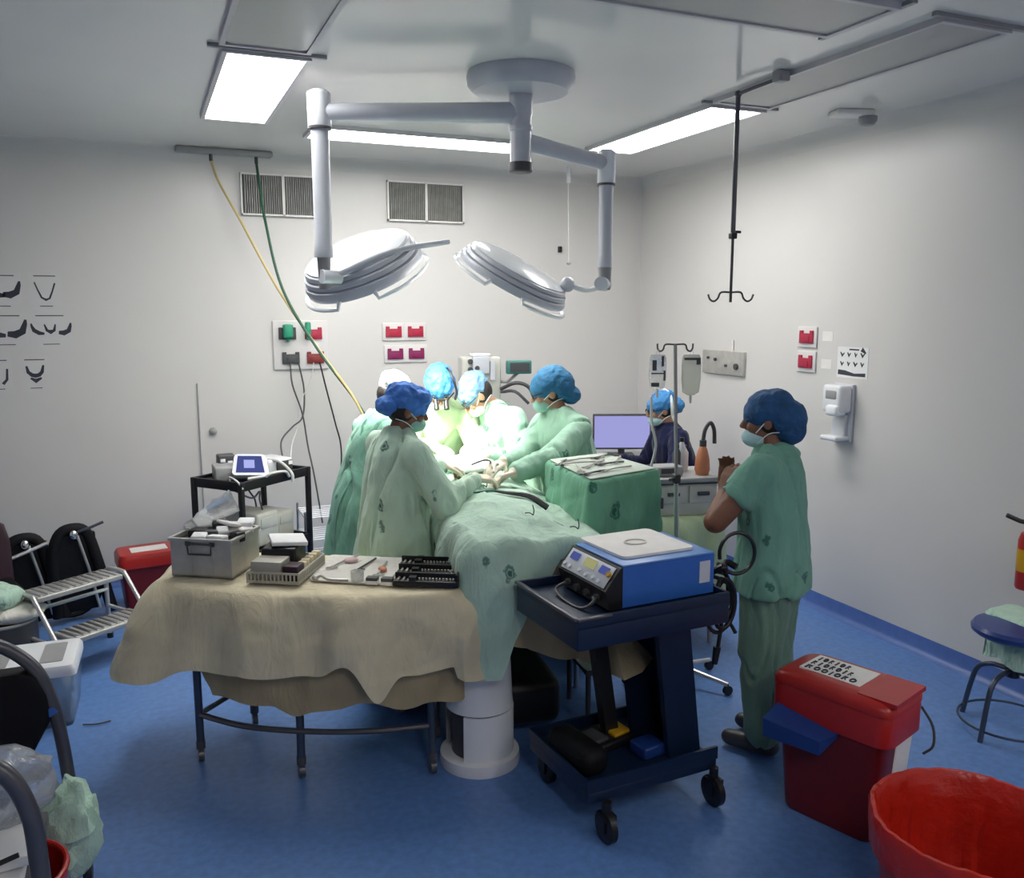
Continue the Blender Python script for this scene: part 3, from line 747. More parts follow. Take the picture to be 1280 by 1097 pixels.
b.lathe(prof, Matrix.Translation((PX, PY, 0)) @ Matrix.Rotation(-OT_ANG, 4, 'Z'), n=40, a0=R(222), a1=R(510), cap=False); obj('lower_shroud', b, 'white', t)
b = MB(); b.cyl((PX, PY, 0.056), (PX, PY, 0.86), 0.122, n=32); obj('column', b, 'dkgrey', t)
b = MB(); b.box((0.02, 0.78, 0.16), (0.40, 1.10, 0.22), bev=0.05); obj('base_frame', b, 'black', t)
for x in (-0.15, 0.19):
    b = MB(); b.cyl((x - 0.02, 1.25, 0.05), (x + 0.02, 1.25, 0.05), 0.05); obj('caster', b, 'black', t)
b = MB(); b.box((0, 0.98, 0.90), (0.46, 1.94, 0.08), bev=0.03); obj('table_top', b, 'dkgrey', t)
b = MB(); b.box((0, 0.98, 0.955), (0.45, 1.92, 0.05), bev=0.02); obj('mattress', b, 'black', t)

def patient_z(x, y):
    z = 1.0
    prof = 0.03 + 0.04 * math.exp(-((y - 0.5) / 0.35) ** 2) + 0.05 * math.exp(-((y - 1.25) / 0.3) ** 2)
    w = 0.17 + 0.05 * math.exp(-((y - 0.9) / 0.5) ** 2)
    z += prof * math.exp(-(x / w) ** 4) * (1 / (1 + math.exp(-(y - 0.12) * 22)))
    z += 0.014 * ridge(x * 5 + 1, y * 3, 0.4) + 0.008 * nz(x * 12, y * 9, 1.1) + 0.012 * math.exp(-(nz(x * 6 + y * 4, y * 2 - x * 3, 7.7) / 0.06) ** 2)
    return z
otl = round_poly([(-0.255, -0.02), (0.27, -0.02), (0.30, 1.75), (-0.26, 1.75)], 0.05)
def ot_drop(x, y, s):
    # front: long at the left corner, rising toward the right
    f = max(0, min(1, (0.10 - y) / 0.12))
    front = 0.56 - 0.47 * max(0, min(1, (x + 0.16) / 0.26)) ** 0.9
    side = 0.42 + 0.05 * nz(y * 3, x, 2)
    if x > 0.2: side = 0.09 + 0.2 * max(0, min(1, (y - 0.15) / 0.5))
    return front * f + side * (1 - f)
def ot_flare(x, y, s):
    if x > 0.22: return 0.75 * math.exp(-((y - 0.25) / 0.6) ** 2) + 0.1
    if x < -0.22 and y < 0.1: return 0.05
    return 0.08
me = cloth(otl, patient_z, ot_drop, 0.08, 0.022, 11, n=220, h=26, rr=0.04, seed=2.0, inner=34, flarefn=ot_flare)
me.transform(OTX)
solo_me('surgical_drape', 'pale green printed surgical drape over the patient and operating table', 'drape', me, 'drape', tuple(OT + V((0, 0, 0.95))))
otl2 = round_poly([(-0.235, 0.005), (0.27, 0.005), (0.27, 1.72), (-0.24, 1.72)], 0.05)
def od2(x, y, s):
    f = max(0, min(1, (0.12 - y) / 0.12))
    return (0.47 + 0.05 * math.sin(7 * x)) * f + (0.40 if x > 0 else 0.25) * (1 - f)
me = cloth(otl2, lambda x, y: 0.984, od2, 0.05, 0.016, 13, n=180, h=16, rr=0.02, seed=5.0, flarefn=lambda x, y, s: 0.55 if x > 0.2 else 0.02)
me.transform(OTX)
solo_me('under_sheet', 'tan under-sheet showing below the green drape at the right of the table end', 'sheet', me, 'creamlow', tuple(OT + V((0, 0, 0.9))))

# ================================================================== CRESCENT INSTRUMENT TABLE
IT = V((0.62, 3.68, 0))
def arcpts(off, n=16):
    """front edge of the half-moon table, bowed toward the viewer, and its back edge"""
    a = V((0.04, 3.80)); m_ = V((0.52, 3.395)); c = V((1.13, 3.20))
    fr = []
    for i in range(n + 1):
        u = i / n; p = a * (1 - u) ** 2 + (m_ * 2 - (a + c) / 2) * 2 * u * (1 - u) + c * u * u; fr.append(p)
    return fr
front = arcpts(0)
a2 = V((0.17, 4.20)); c2 = V((1.26, 3.55))
back = [c2.lerp(a2, i / 10) + V((0, -0.02)) * math.sin(PI * i / 10) for i in range(11)]
t = thing('instrument_table', 'half-moon steel-legged instrument table under a cream cloth at front left', 'table', IT)
def itl(p, z): return V((p[0] - IT.x, p[1] - IT.y, z))
b = MB(); out = round_poly([(p.x - IT.x, p.y - IT.y) for p in front + back], 0.02); b.prism(out, 0.785, 0.815); obj('table_top', b, 'steel', t)
legs = [(0.135, 3.765), (0.515, 3.46), (1.03, 3.275), (0.39, 4.02), (1.14, 3.56)]
for x, y in legs:
    b = MB(); b.cyl(itl((x, y), 0.09), itl((x, y), 0.79), 0.017); l = obj('leg', b, 'bluetube', t)
    b = MB(); b.cyl(itl((x, y), 0.06), itl((x, y), 0.095), 0.02); b.cyl(itl((x - 0.012, y), 0.031), itl((x + 0.012, y), 0.031), 0.031); obj('caster', b, 'greytube', l)
b = MB(); b.tube(crom([itl(p, 0.215) for p in ((0.135, 3.765), (0.30, 3.58), (0.515, 3.44), (0.77, 3.33), (1.03, 3.275))], 6), 0.013); obj('front_rail', b, 'greytube', t)
b = MB(); b.tube([itl((0.135, 3.765), 0.215), itl((0.39, 4.02), 0.215)], 0.012); obj('side_rail', b, 'greytube', t)
b = MB(); b.tube([itl((0.39, 4.02), 0.215), itl((1.14, 3.56), 0.215), itl((1.03, 3.275), 0.215)], 0.012); obj('back_rail', b, 'greytube', t)
def grow(pts, d):
    n = len(pts); out = []
    for i in range(n):
        a = V(pts[i - 1]); c = V(pts[(i + 1) % n]); tt = (c - a).normalized(); out.append((pts[i][0] + tt.y * d, pts[i][1] - tt.x * d))
    return out
base_out = [(p.x, p.y) for p in front + back]
o1 = round_poly(grow(base_out, 0.028), 0.03)
def front_u(x, y):
    return max(0, min(1, (x - 0.04) / 1.09))
def is_front(x, y): return (y - 3.80) * (1.13 - 0.04) - (x - 0.04) * (3.20 - 3.80) < 0.10
def d_top(x, y, s):
    u = front_u(x, y)
    if not is_front(x, y):
        if x > 1.12: return 0.33 + 0.05 * nz(y * 9, 0, 1)
        if x < 0.2: return 0.34
        return 0.28
    tip = 0.10 * math.exp(-((u - 0.70) / 0.05) ** 2) + 0.07 * math.exp(-((u - 0.02) / 0.05) ** 2)
    notch = -0.05 * math.exp(-((u - 0.58) / 0.06) ** 2)
    return 0.325 + tip + notch + 0.03 * nz(u * 9, 2.2, 0) + 0.045 * (u > 0.955)
def fl_top(x, y, s):
    u = front_u(x, y)
    return 0.08 + 0.22 * math.exp(-((u - 0.0) / 0.12) ** 2) + (0.10 if x > 1.1 else 0)
me = cloth(o1, lambda x, y: 0.824 + 0.004 * nz(x * 9, y * 9, 0), d_top, 0.1, 0.042, 8, n=280, h=24, rr=0.035, seed=1.3, flarefn=fl_top)
solo_me('table_cloth', 'cream cloth draped over the half-moon instrument table', 'cloth', me, 'cream', (0.62, 3.68, 0.82))
o2 = round_poly(grow(base_out, -0.002), 0.03)
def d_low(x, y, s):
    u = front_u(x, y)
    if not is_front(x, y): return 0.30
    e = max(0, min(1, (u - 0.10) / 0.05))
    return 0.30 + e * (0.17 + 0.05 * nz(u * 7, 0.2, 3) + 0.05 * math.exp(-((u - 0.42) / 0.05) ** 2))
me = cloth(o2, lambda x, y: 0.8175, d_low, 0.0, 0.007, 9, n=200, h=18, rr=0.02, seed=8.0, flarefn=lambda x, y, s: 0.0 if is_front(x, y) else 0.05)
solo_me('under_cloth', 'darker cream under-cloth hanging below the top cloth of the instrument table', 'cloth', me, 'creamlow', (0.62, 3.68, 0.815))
TZ = 0.832
# white cloth under the instruments
b = MB(); pts = round_poly([(0.58, 3.52), (0.86, 3.34), (1.06, 3.66), (0.74, 3.86)], 0.03); b.prism(pts, TZ - 0.003, TZ + 0.002)
solo('instrument_cloth', 'white cloth laid under the loose instruments on the cream table', 'cloth', b, 'creamtop', (0.8, 3.6, TZ))

# ---- steel case with its contents
SB = V((0.245, 3.845, TZ)); SBA = R(-33)
t = thing('steel_case', 'open grey steel instrument case with a wire handle, full of packets', 'case', SB, SBA)
L_, W_, H_ = 0.275, 0.25, 0.165
b = MB(); w = 0.006
b.box((0, 0, 0.004), (L_, W_, 0.008))
b.box((0, -W_ / 2 + w / 2, H_ / 2), (L_, w, H_)); b.box((0, W_ / 2 - w / 2, H_ / 2), (L_, w, H_))
b.box((-L_ / 2 + w / 2, 0, H_ / 2), (w, W_ - 2 * w, H_)); b.box((L_ / 2 - w / 2, 0, H_ / 2), (w, W_ - 2 * w, H_))
b.box((0, -W_ / 2 - 0.003, H_ - 0.006), (L_ + 0.012, 0.012, 0.012)); b.box((0, W_ / 2 + 0.003, H_ - 0.006), (L_ + 0.012, 0.012, 0.012))
b.box((-L_ / 2 - 0.003, 0, H_ - 0.006), (0.012, W_, 0.012)); b.box((L_ / 2 + 0.003, 0, H_ - 0.006), (0.012, W_, 0.012))
b.box((-L_ * 0.16, -W_ / 2 - 0.001, H_ / 2 - 0.02), (0.003, 0.003, H_ - 0.05)); b.box((L_ * 0.2, -W_ / 2 - 0.001, H_ / 2 - 0.02), (0.003, 0.003, H_ - 0.05))
obj('case_body', b, 'dullsteel', t)
b = MB(); y = -W_ / 2 - 0.012
b.tube([(-0.055, y, 0.145), (-0.05, y, 0.10), (0.05, y, 0.10), (0.055, y, 0.145), (-0.055, y, 0.145)], 0.0045); b.box((-0.055, -W_ / 2 - 0.004, 0.145), (0.02, 0.01, 0.02)); b.box((0.055, -W_ / 2 - 0.004, 0.145), (0.02, 0.01, 0.02))
obj('wire_handle', b, 'dkgrey', t)
SBX = Matrix.Translation(SB) @ Matrix.Rotation(SBA, 4, 'Z')
def incase(name, label, cat, c, d, rz, m, tilt=0.0, bev=0.006, group=None):
    p = SBX @ V(c); b = MB(); b.box((0, 0, 0), d, bev=bev, Mx=Matrix.Rotation(tilt, 4, 'X'))
    solo(name, label, cat, b, m, tuple(p), group, local=True, rz=SBA + rz)
incase('packing_foam', 'dark foam insert filling the steel case', 'foam', (0, 0, 0.08), (0.255, 0.225, 0.14), 0, 'black')
incase('packet', 'white packet at the front left corner of the steel case', 'packet', (-0.02, -0.095, 0.163), (0.06, 0.05, 0.03), 0.2, 'paperwhite', 0.2, group='packets in the steel case')
incase('packet', 'white packet at the front right of the steel case', 'packet', (0.055, -0.085, 0.160), (0.08, 0.05, 0.025), -0.1, 'paperwhite', -0.1, group='packets in the steel case')
incase('packet', 'small white packet standing in the middle of the steel case', 'packet', (0.045, -0.02, 0.168), (0.05, 0.04, 0.045), 0.5, 'paperwhite', 0.5, group='packets in the steel case')
incase('packet', 'pale packet lying across the right rear of the steel case', 'packet', (0.09, 0.035, 0.166), (0.12, 0.05, 0.024), 0.7, 'label', 0.25, group='packets in the steel case')
incase('packet', 'long flat white packet at the rear edge of the steel case', 'packet', (0.02, 0.085, 0.175), (0.20, 0.06, 0.014), 0.1, 'paperwhite', 0.1, group='packets in the steel case')
incase('black_box', 'small black box among the packets at the front of the steel case', 'box', (0.01, -0.045, 0.158), (0.06, 0.045, 0.05), 0.3, 'dkgrey')
incase('black_box', 'small black box at the right end of the steel case', 'box', (0.12, -0.03, 0.155), (0.045, 0.05, 0.045), -0.3, 'black')
incase('black_box', 'dark block beside the plastic roll in the steel case', 'box', (-0.065, -0.02, 0.155), (0.07, 0.07, 0.05), 0.1, 'black')
b = MB(); b.tube([(-0.12, -0.02, 0.165), (-0.09, 0.03, 0.19), (-0.03, 0.09, 0.24), (0.03, 0.13, 0.27)], lambda u: 0.032 + 0.02 * u, n=14, smooth=4); b.xform(SBX)
for v in b.bm.verts: v.co += V((nz(v.co.x * 30, v.co.y * 30, v.co.z * 30), nz(v.co.y * 30, 4, v.co.z * 30), nz(1, v.co.x * 30, v.co.z * 30))) * 0.012
solo('plastic_roll', 'crumpled clear plastic wrap leaning out of the steel case', 'plastic wrap', b, 'film', tuple(SBX @ V((-0.05, 0.05, 0.17))))

for c, d, rz, tl, m_, lb in (((-0.085, 0.07, 0.185), (0.10, 0.07, 0.02), 0.9, 0.35, 'paperwhite', 'white packet at the rear left of the steel case'), ((0.05, 0.03, 0.195), (0.11, 0.06, 0.016), -0.5, -0.3, 'label', 'tilted pale packet heaped in the centre of the steel case'), ((0.10, 0.085, 0.19), (0.07, 0.06, 0.02), 0.2, 0.2, 'paperwhite', 'white packet at the rear right of the steel case')):
    incase('packet', lb, 'packet', c, d, rz, m_, tl, group='packets in the steel case')
incase('black_box', 'small black box at the rear of the steel case', 'box', (-0.01, 0.06, 0.175), (0.06, 0.05, 0.05), 0.7, 'dkgrey', 0.2)

# ---- perforated tray
PT = V((0.515, 3.655, TZ)); PA = R(-31)
t = thing('wire_tray', 'low perforated metal tray beside the steel case, holding beige blocks', 'tray', PT, PA)
b = MB(); L_, W_, H_ = 0.22, 0.30, 0.045
b.box((0, 0, 0.004), (L_, W_, 0.006))
for s in (-1, 1):
    b.box((0, s * W_ / 2, H_), (L_, 0.006, 0.008)); b.box((s * L_ / 2, 0, H_), (0.006, W_, 0.008))
    b.box((0, s * W_ / 2, 0.008), (L_, 0.006, 0.012)); b.box((s * L_ / 2, 0, 0.008), (0.006, W_, 0.012))
    for i in range(14): b.box((-L_ / 2 + L_ * i / 13, s * W_ / 2, H_ / 2), (0.007, 0.005, H_))
    for i in range(18): b.box((s * L_ / 2, -W_ / 2 + W_ * i / 17, H_ / 2), (0.005, 0.007, H_))
obj('tray_body', b, 'beigebox', t)
PTX = Matrix.Translation(PT) @ Matrix.Rotation(PA, 4, 'Z')
def intray(name, label, cat, c, d, rz, m, bev=0.004, tilt=0.0, group=None):
    b = MB(); b.box((0, 0, 0), d, bev=bev, Mx=Matrix.Rotation(tilt, 4, 'Y')); solo(name, label, cat, b, m, tuple(PTX @ V(c)), group, local=True, rz=PA + rz)
intray('metal_box', 'plain grey-beige metal box at the front left of the perforated tray', 'box', (-0.035, -0.085, 0.047), (0.13, 0.10, 0.08), 0, 'beigebox')
intray('brown_box', 'small dark brown box at the front right of the perforated tray', 'box', (0.07, -0.10, 0.040), (0.065, 0.075, 0.065), 0, 'maroon')
for i in range(5):
    intray('implant_block', ['beige block in the perforated tray just behind the brown box', 'second beige block behind the brown box', 'third beige block behind the brown box, mid tray', 'fourth beige block behind the brown box', 'beige block at the far right end of the perforated tray'][i], 'block',
           (0.085, -0.045 + i * 0.042, 0.040), (0.035, 0.030, 0.055), 0.15 * (i % 2), 'cream', group='beige blocks in the perforated tray')
intray('dark_case', 'dark brown hinged case on the perforated tray under the papers', 'case', (-0.035, 0.055, 0.060), (0.15, 0.17, 0.11), 0.12, 'black', 0.012)
intray('papers', 'crumpled white papers on the dark case of the perforated tray', 'papers', (-0.02, 0.07, 0.128), (0.15, 0.16, 0.018), 0.5, 'paperwhite', 0.005, 0.08)

# ---- loose instruments on the white cloth
def rodtool(name, label, cat, pts, r, m='steel', ring=False):
    b = MB(); b.tube(pts, r, n=8, smooth=4)
    if ring:
        e = V(pts[0])
        for s in (-1, 1):
            c = e + V((s * 0.014, -0.012, 0)); b.tube([c + V((0.011 * math.cos(a), 0.011 * math.sin(a), 0)) for a in [i * PI / 6 for i in range(12)]], 0.0025, closed=True, n=6)
    solo(name, label, cat, b, m, pts[0])
z = TZ + 0.010
rodtool('curved_probe', 'curved steel retractor lying at the front left of the white cloth', 'retractor', [(0.615, 3.505, z), (0.63, 3.49, z + .012), (0.65, 3.475, z), (0.69, 3.455, z - .002), (0.73, 3.435, z - .002)], 0.006, 'dullsteel')
b = MB(); b.ell((0.607, 3.513, z), (0.013, 0.016, 0.011)); solo('steel_cup', 'tiny steel cup at the tip of the retractor on the white cloth', 'cup', b, 'dullsteel', (0.607, 3.513, z))
b = MB(); b.lathe([(0.004, 0), (0.024, 0), (0.026, 0.004), (0.028, 0.045), (0.025, 0.045), (0.023, 0.006), (0.004, 0.005)], n=28); solo('glass_cup', 'small clear glass cup on the instrument table, left of the black racks', 'cup', b, 'film', (0.765, 3.425, TZ), local=True)
rodtool('scissors', 'steel scissors lying at the back of the white cloth', 'scissors', [(0.70, 3.64, z), (0.76, 3.70, z), (0.85, 3.77, z)], 0.0045, 'dullsteel', True)
rodtool('forceps', 'steel forceps in the middle of the white cloth', 'forceps', [(0.80, 3.56, z), (0.86, 3.63, z), (0.91, 3.69, z)], 0.0045, 'dkgrey', True)
rodtool('clamp', 'steel clamp nearest the black racks on the white cloth', 'clamp', [(0.86, 3.46, z), (0.90, 3.54, z), (0.94, 3.62, z)], 0.005, 'dullsteel', True)
b = MB(); b.ell((0.80, 3.70, TZ + 0.012), (0.032, 0.026, 0.012)); solo('gauze_ball', 'pinkish wad of gauze at the back of the white cloth', 'gauze', b, 'pinkink', (0.80, 3.70, TZ))
b = MB(); b.ell((0.895, 3.515, TZ + 0.012), (0.018, 0.028, 0.012)); solo('gauze_ball', 'small brownish wad of gauze beside the black racks', 'gauze', b, 'orange', (0.895, 3.515, TZ))
for k, (x, y, lb) in enumerate(((0.815, 3.37, 'low dark block left of the black racks at the table front edge'), (0.868, 3.335, 'low dark block touching the black racks at the table front edge'))):
    t = thing('drill_block', lb, 'block', (x, y, TZ), R(-31), group='low dark blocks')
    b = MB(); b.box((0, 0, 0.008), (0.05, 0.035, 0.016), bev=0.002); obj('block_base', b, 'label', t)
    b = MB(); b.box((0, 0, 0.023), (0.048, 0.033, 0.014), bev=0.002); obj('block_top', b, 'dkgrey', t)
# black screw racks
def rack(label, c, rz):
    t = thing('screw_rack', label, 'rack', c, rz, group='black screw racks')
    b = MB(); b.box((0, 0, 0.012), (0.27, 0.085, 0.024), bev=0.003); b.box((0, 0.0, 0.036), (0.265, 0.006, 0.024)); b.box((0.128, 0, 0.034), (0.008, 0.085, 0.044)); b.box((-0.055, 0, 0.03), (0.03, 0.08, 0.02)); obj('rack_body', b, 'black', t)
    b = MB()
    for i in range(3):
        x = -0.115 + i * 0.022
        for y in (-0.022, 0.022): b.cyl((x, y - 0.018, 0.028), (x, y + 0.018, 0.028), 0.0045, n=8)
    for i in range(11):
        x = -0.028 + i * 0.014
        for y in (-0.022, 0.022): b.cyl((x, y, 0.022), (x, y, 0.034), 0.0045, n=8)
    obj('screw_pegs', b, 'dullsteel', t)
rack('black screw rack at the front right corner of the instrument table', (1.02, 3.275, TZ), R(-29))
rack('black screw rack lying behind the front one on the instrument table', (1.065, 3.385, TZ), R(-29))
rack('black screw rack farthest back at the right end of the instrument table', (1.11, 3.495, TZ), R(-29))

# ================================================================== ELECTROSURGERY CART
CT = V((1.66, 2.81, 0)); CA = R(3)
t = thing('equipment_cart', 'dark blue steel cart on black wheels carrying the blue generator', 'cart', CT, CA)
hx, hy, zt = 0.335, 0.24, 0.88
b = MB(); rim = 0.012
b.box((0, 0, zt - 0.075), (2 * hx, 2 * hy, 0.09), bev=0.006)
b.box((0, -hy + rim / 2, zt - 0.02), (2 * hx, rim, 0.045), bev=0.003); b.box((0, hy - rim / 2, zt - 0.02), (2 * hx, rim, 0.045), bev=0.003)
b.box((-hx + rim / 2, 0, zt - 0.02), (rim, 2 * hy - 2 * rim, 0.045), bev=0.003); b.box((hx - rim / 2, 0, zt - 0.02), (rim, 2 * hy - 2 * rim, 0.045), bev=0.003)
obj('tray', b, 'navy', t)
b = MB(); b.box((-hx - 0.002, 0, zt - 0.003), (0.018, 2 * hy, 0.014), bev=0.005); b.box((-hx / 2 - 0.1, -hy - 0.001, zt - 0.003), (0.14, 0.016, 0.012), bev=0.004); obj('tray_edge', b, 'greytube', t)
b = MB(); b.box((0.03, 0.02, 0.17), (0.60, 0.46, 0.05), bev=0.012); b.box((0.03, -0.205, 0.215), (0.60, 0.012, 0.05)); b.box((0.03, 0.245, 0.215), (0.60, 0.012, 0.05)); b.box((-0.265, 0.02, 0.215), (0.012, 0.45, 0.05)); obj('base_shelf', b, 'navy', t)
def slant(b, p0, p1, w, d, mi=0):
    p0 = V(p0); p1 = V(p1)
    b.ringlist([[p + V((sx * w / 2, sy * d / 2, 0)) for sx, sy in ((-1, -1), (1, -1), (1, 1), (-1, 1))] for p in (p0, p1)], mi)
b = MB(); slant(b, (0.23, -0.12, 0.18), (0.15, -0.12, 0.80), 0.15, 0.03); slant(b, (0.23, 0.14, 0.18), (0.15, 0.14, 0.80), 0.15, 0.03); slant(b, (0.295, 0.01, 0.18), (0.215, 0.01, 0.80), 0.02, 0.26); obj('pedestal', b, 'navy', t)
b = MB(); slant(b, (0.03, 0.1, 0.19), (-0.07, 0.1, 0.80), 0.06, 0.05); obj('strut', b, 'black', t)
for x, y in ((-0.20, -0.235), (0.31, -0.215), (-0.20, 0.225), (0.31, 0.225)):
    b = MB(); b.cyl((x, y, 0.11), (x, y, 0.16), 0.018); b.box((x, y, 0.105), (0.05, 0.06, 0.02)); b.box((x - 0.024, y, 0.08), (0.006, 0.05, 0.06)); b.box((x + 0.024, y, 0.08), (0.006, 0.05, 0.06)); w = obj('caster_fork', b, 'black', t)
    b = MB(); b.lathe([(0.01, -0.018), (0.05, -0.018), (0.062, -0.012), (0.062, 0.012), (0.05, 0.018), (0.01, 0.018)], Matrix.Translation((x, y, 0.062)) @ Matrix.Rotation(PI / 2, 4, 'Y') , n=28); obj('wheel', b, 'black', w)
CX_ = Matrix.Translation(CT) @ Matrix.Rotation(CA, 4, 'Z')
# generator
GZ = zt - 0.030
g0 = CX_ @ V((0.065, 0.005, GZ))
t = thing('electrosurgical_generator', 'blue electrosurgical generator with a sloping grey control panel on the cart', 'generator', tuple(g0), CA)
b = MB(); X0g, X1g, Yg, Zg = -0.20, 0.25, 0.17, 0.165
b.prism([(X0g + 0.02, 0.012), (X1g, 0.012), (X1g, Zg), (X0g + 0.035, Zg), (X0g + 0.02, Zg - 0.02)], -Yg, Yg, Matrix(((1, 0, 0, 0), (0, 0, 1, 0), (0, 1, 0, 0), (0, 0, 0, 1)))); obj('housing', b, 'esublue', t)
b = MB(); b.box(((X0g + X1g) / 2 + 0.015, 0, Zg + 0.004), (X1g - X0g - 0.03, 2 * Yg, 0.008), bev=0.003); obj('top_cover', b, 'esulight', t)
b = MB(); b.prism([(X0g - 0.025, 0.01), (X0g + 0.03, 0.01), (X0g + 0.03, Zg), (X0g + 0.02, Zg), (X0g - 0.045, 0.085)], -Yg - 0.004, Yg + 0.004, Matrix(((1, 0, 0, 0), (0, 0, 1, 0), (0, 1, 0, 0), (0, 0, 0, 1)))); obj('front_bezel', b, 'black', t)
dirp = V((0.065, 0, 0.08)).normalized(); nrm = V((-0.08, 0, 0.065)).normalized()
PX_ = Matrix.Translation(V((X0g - 0.0125, 0, 0.125)) + nrm * 0.003)
Mp = PX_ @ Matrix(((0, dirp.x, nrm.x, 0), (-1, 0, 0, 0), (0, dirp.z, nrm.z, 0), (0, 0, 0, 1)))
b = MB(); b.box((0, 0, 0), (0.31, 0.088, 0.004), Mx=Mp, bev=0.001)
pan = obj('control_panel', b, 'lampgrey', t)
def onpan(nm, items, m):
    for (u, v, w, h) in items:
        b = MB(); b.box((0, 0, 0), (w, h, 0.006), Mx=Mp @ Matrix.Translation((u, v, 0.004)), bev=0.0015); obj(nm, b, m, pan)
onpan('display', [(0.005, 0.018, 0.075, 0.036)], 'lcd')
onpan('display', [(-0.105, 0.018, 0.055, 0.03), (0.105, 0.018, 0.055, 0.03)], 'screenblue')
for (u, v) in ((-0.14, -0.025), (-0.10, -0.028), (-0.03, -0.024), (0.02, -0.028), (0.07, -0.025), (0.11, -0.028)):
    b = MB(); b.cyl(Mp @ V((u, v, 0.001)), Mp @ V((u, v, 0.009)), 0.008, n=14); obj('button', b, 'lampwhite', pan)
b = MB(); b.cyl(Mp @ V((0.145, 0.01, 0.001)), Mp @ V((0.145, 0.01, 0.012)), 0.011, n=14); obj('power_button', b, 'yellow', pan)
b = MB()
for y in (-0.11, -0.04, 0.03, 0.10):
    b = MB(); b.cyl((X0g - 0.030, y, 0.045), (X0g - 0.052, y, 0.045), 0.013, n=14); obj('jack', b, 'dkgrey', t)
b = MB(); b.box((X1g - 0.045, -Yg - 0.001, 0.10), (0.05, 0.003, 0.085)); obj('side_label', b, 'lampgrey', t)
p0 = (0.055, 0.035, Zg + 0.012)
t2 = thing('white_pad', 'white flat return pad with a faint ring lying on top of the blue generator', 'pad', tuple(Matrix.Translation(g0) @ Matrix.Rotation(CA, 4, 'Z') @ V((0.03, 0.045, Zg + 0.009))), CA)
b = MB(); b.prism(round_poly([(-0.155, -0.155), (0.175, -0.155), (0.175, 0.165), (-0.165, 0.16)], 0.03), 0, 0.010); obj('pad_sheet', b, 'label', t2)
b = MB(); b.tube([(0.045 * math.cos(a), 0.035 * math.sin(a), 0.012) for a in [i * PI / 10 for i in range(20)]], 0.004, closed=True); obj('pad_ring', b, 'creamtop', t2)
b = MB(); gx = Matrix.Translation(g0) @ Matrix.Rotation(CA, 4, 'Z')
b.tube([gx @ V(p) for p in ((X0g - 0.055, 0.10, 0.045), (X0g - 0.09, 0.11, 0.02), (X0g - 0.105, 0.02, 0.006), (X0g - 0.095, -0.09, 0.006), (X0g - 0.06, -0.12, 0.035), (X0g - 0.052, -0.10, 0.045))], 0.006, smooth=6)
solo('generator_lead', 'grey lead plugged across the front of the blue generator', 'cable', b, 'cable', tuple(g0 + V((-0.3, 0, 0))))
# coiled black cables hung on the right end of the cart
b = MB(); ck = CX_ @ V((0.39, -0.10, 0.88))
pts = []
for k in range(5):
    for i in range(12):
        a = i * PI / 6; w = 0.055 + 0.012 * math.sin(k * 2.1); h = 0.095 + 0.02 * math.cos(k * 1.7)
        pts.append(ck + V((0.02 + w * math.sin(a) + 0.01 * math.sin(k), 0.02 * math.sin(k * 1.9) - 0.012 * k + 0.03, -0.06 + h * math.cos(a) - 0.012 * k)))
b.tube(pts, 0.0085, smooth=2)
pts = [ck + V((-0.06 + 0.02 * i, 0.03 * math.sin(i * 1.4), 0.045 + 0.018 * math.cos(i * 2.0))) for i in range(8)]
b.tube(pts, 0.014, smooth=3)
c0 = ck + V((0.09, 0.0, 0.10)); u1 = V((0.92, -0.3, 0)); 
b.tube([c0 + u1 * (0.075 * math.cos(a)) + V((0, 0, 0.085 * math.sin(a))) for a in [-2.2 + i * 0.4 for i in range(15)]], 0.008, smooth=2)
b.tube([ck + V((0.03, 0, -0.15)), ck + V((0.02, 0.0, -0.24)), ck + V((0.01, 0.0, -0.30))], 0.008, smooth=3); b.cyl(ck + V((0.01, 0, -0.28)), ck + V((0.0, 0, -0.35)), 0.016, 0.012)
b.tube([ck + V((0.04, 0, -0.16)), ck + V((0.07, 0, -0.19)), ck + V((0.09, -0.01, -0.23))], 0.008, smooth=3)
solo('coiled_cable', 'black cables coiled and hung on the right end of the blue cart', 'cable', b, 'black', tuple(ck))
# things on the cart's lower shelf
def oncart(name, label, cat, c, d, rz, m, bev=0.01):
    b = MB(); b.box((0, 0, d[2] / 2), d, bev=bev); return solo(name, label, cat, b, m, tuple(CX_ @ V(c)), local=True, rz=CA + rz)
t = thing('foot_pedal', 'foot pedal with a yellow plate on the lower shelf of the blue cart', 'foot pedal', tuple(CX_ @ V((-0.02, 0.09, 0.195))), CA + 0.2)
b = MB(); b.box((0, 0, 0.02), (0.22, 0.16, 0.04), bev=0.012); obj('pedal_base', b, 'black', t)
b = MB(); b.box((0.06, -0.01, 0.048), (0.085, 0.10, 0.018), bev=0.006, Mx=Matrix.Rotation(0.1, 4, 'X')); obj('yellow_plate', b, 'yellow', t)
b = MB(); b.box((-0.06, -0.01, 0.048), (0.085, 0.10, 0.018), bev=0.006); obj('plate', b, 'dkgrey', t)
oncart('blue_pad', 'small dark blue pad beside the yellow pedal on the lower shelf', 'pad', (0.10, -0.06, 0.195), (0.11, 0.10, 0.05), 0.1, 'bluebox')
oncart('black_bag', 'black bundle on the lower shelf of the blue cart, left of the pedal', 'bundle', (-0.19, 0.0, 0.195), (0.12, 0.28, 0.11), 0.1, 'blackvinyl', 0.04)

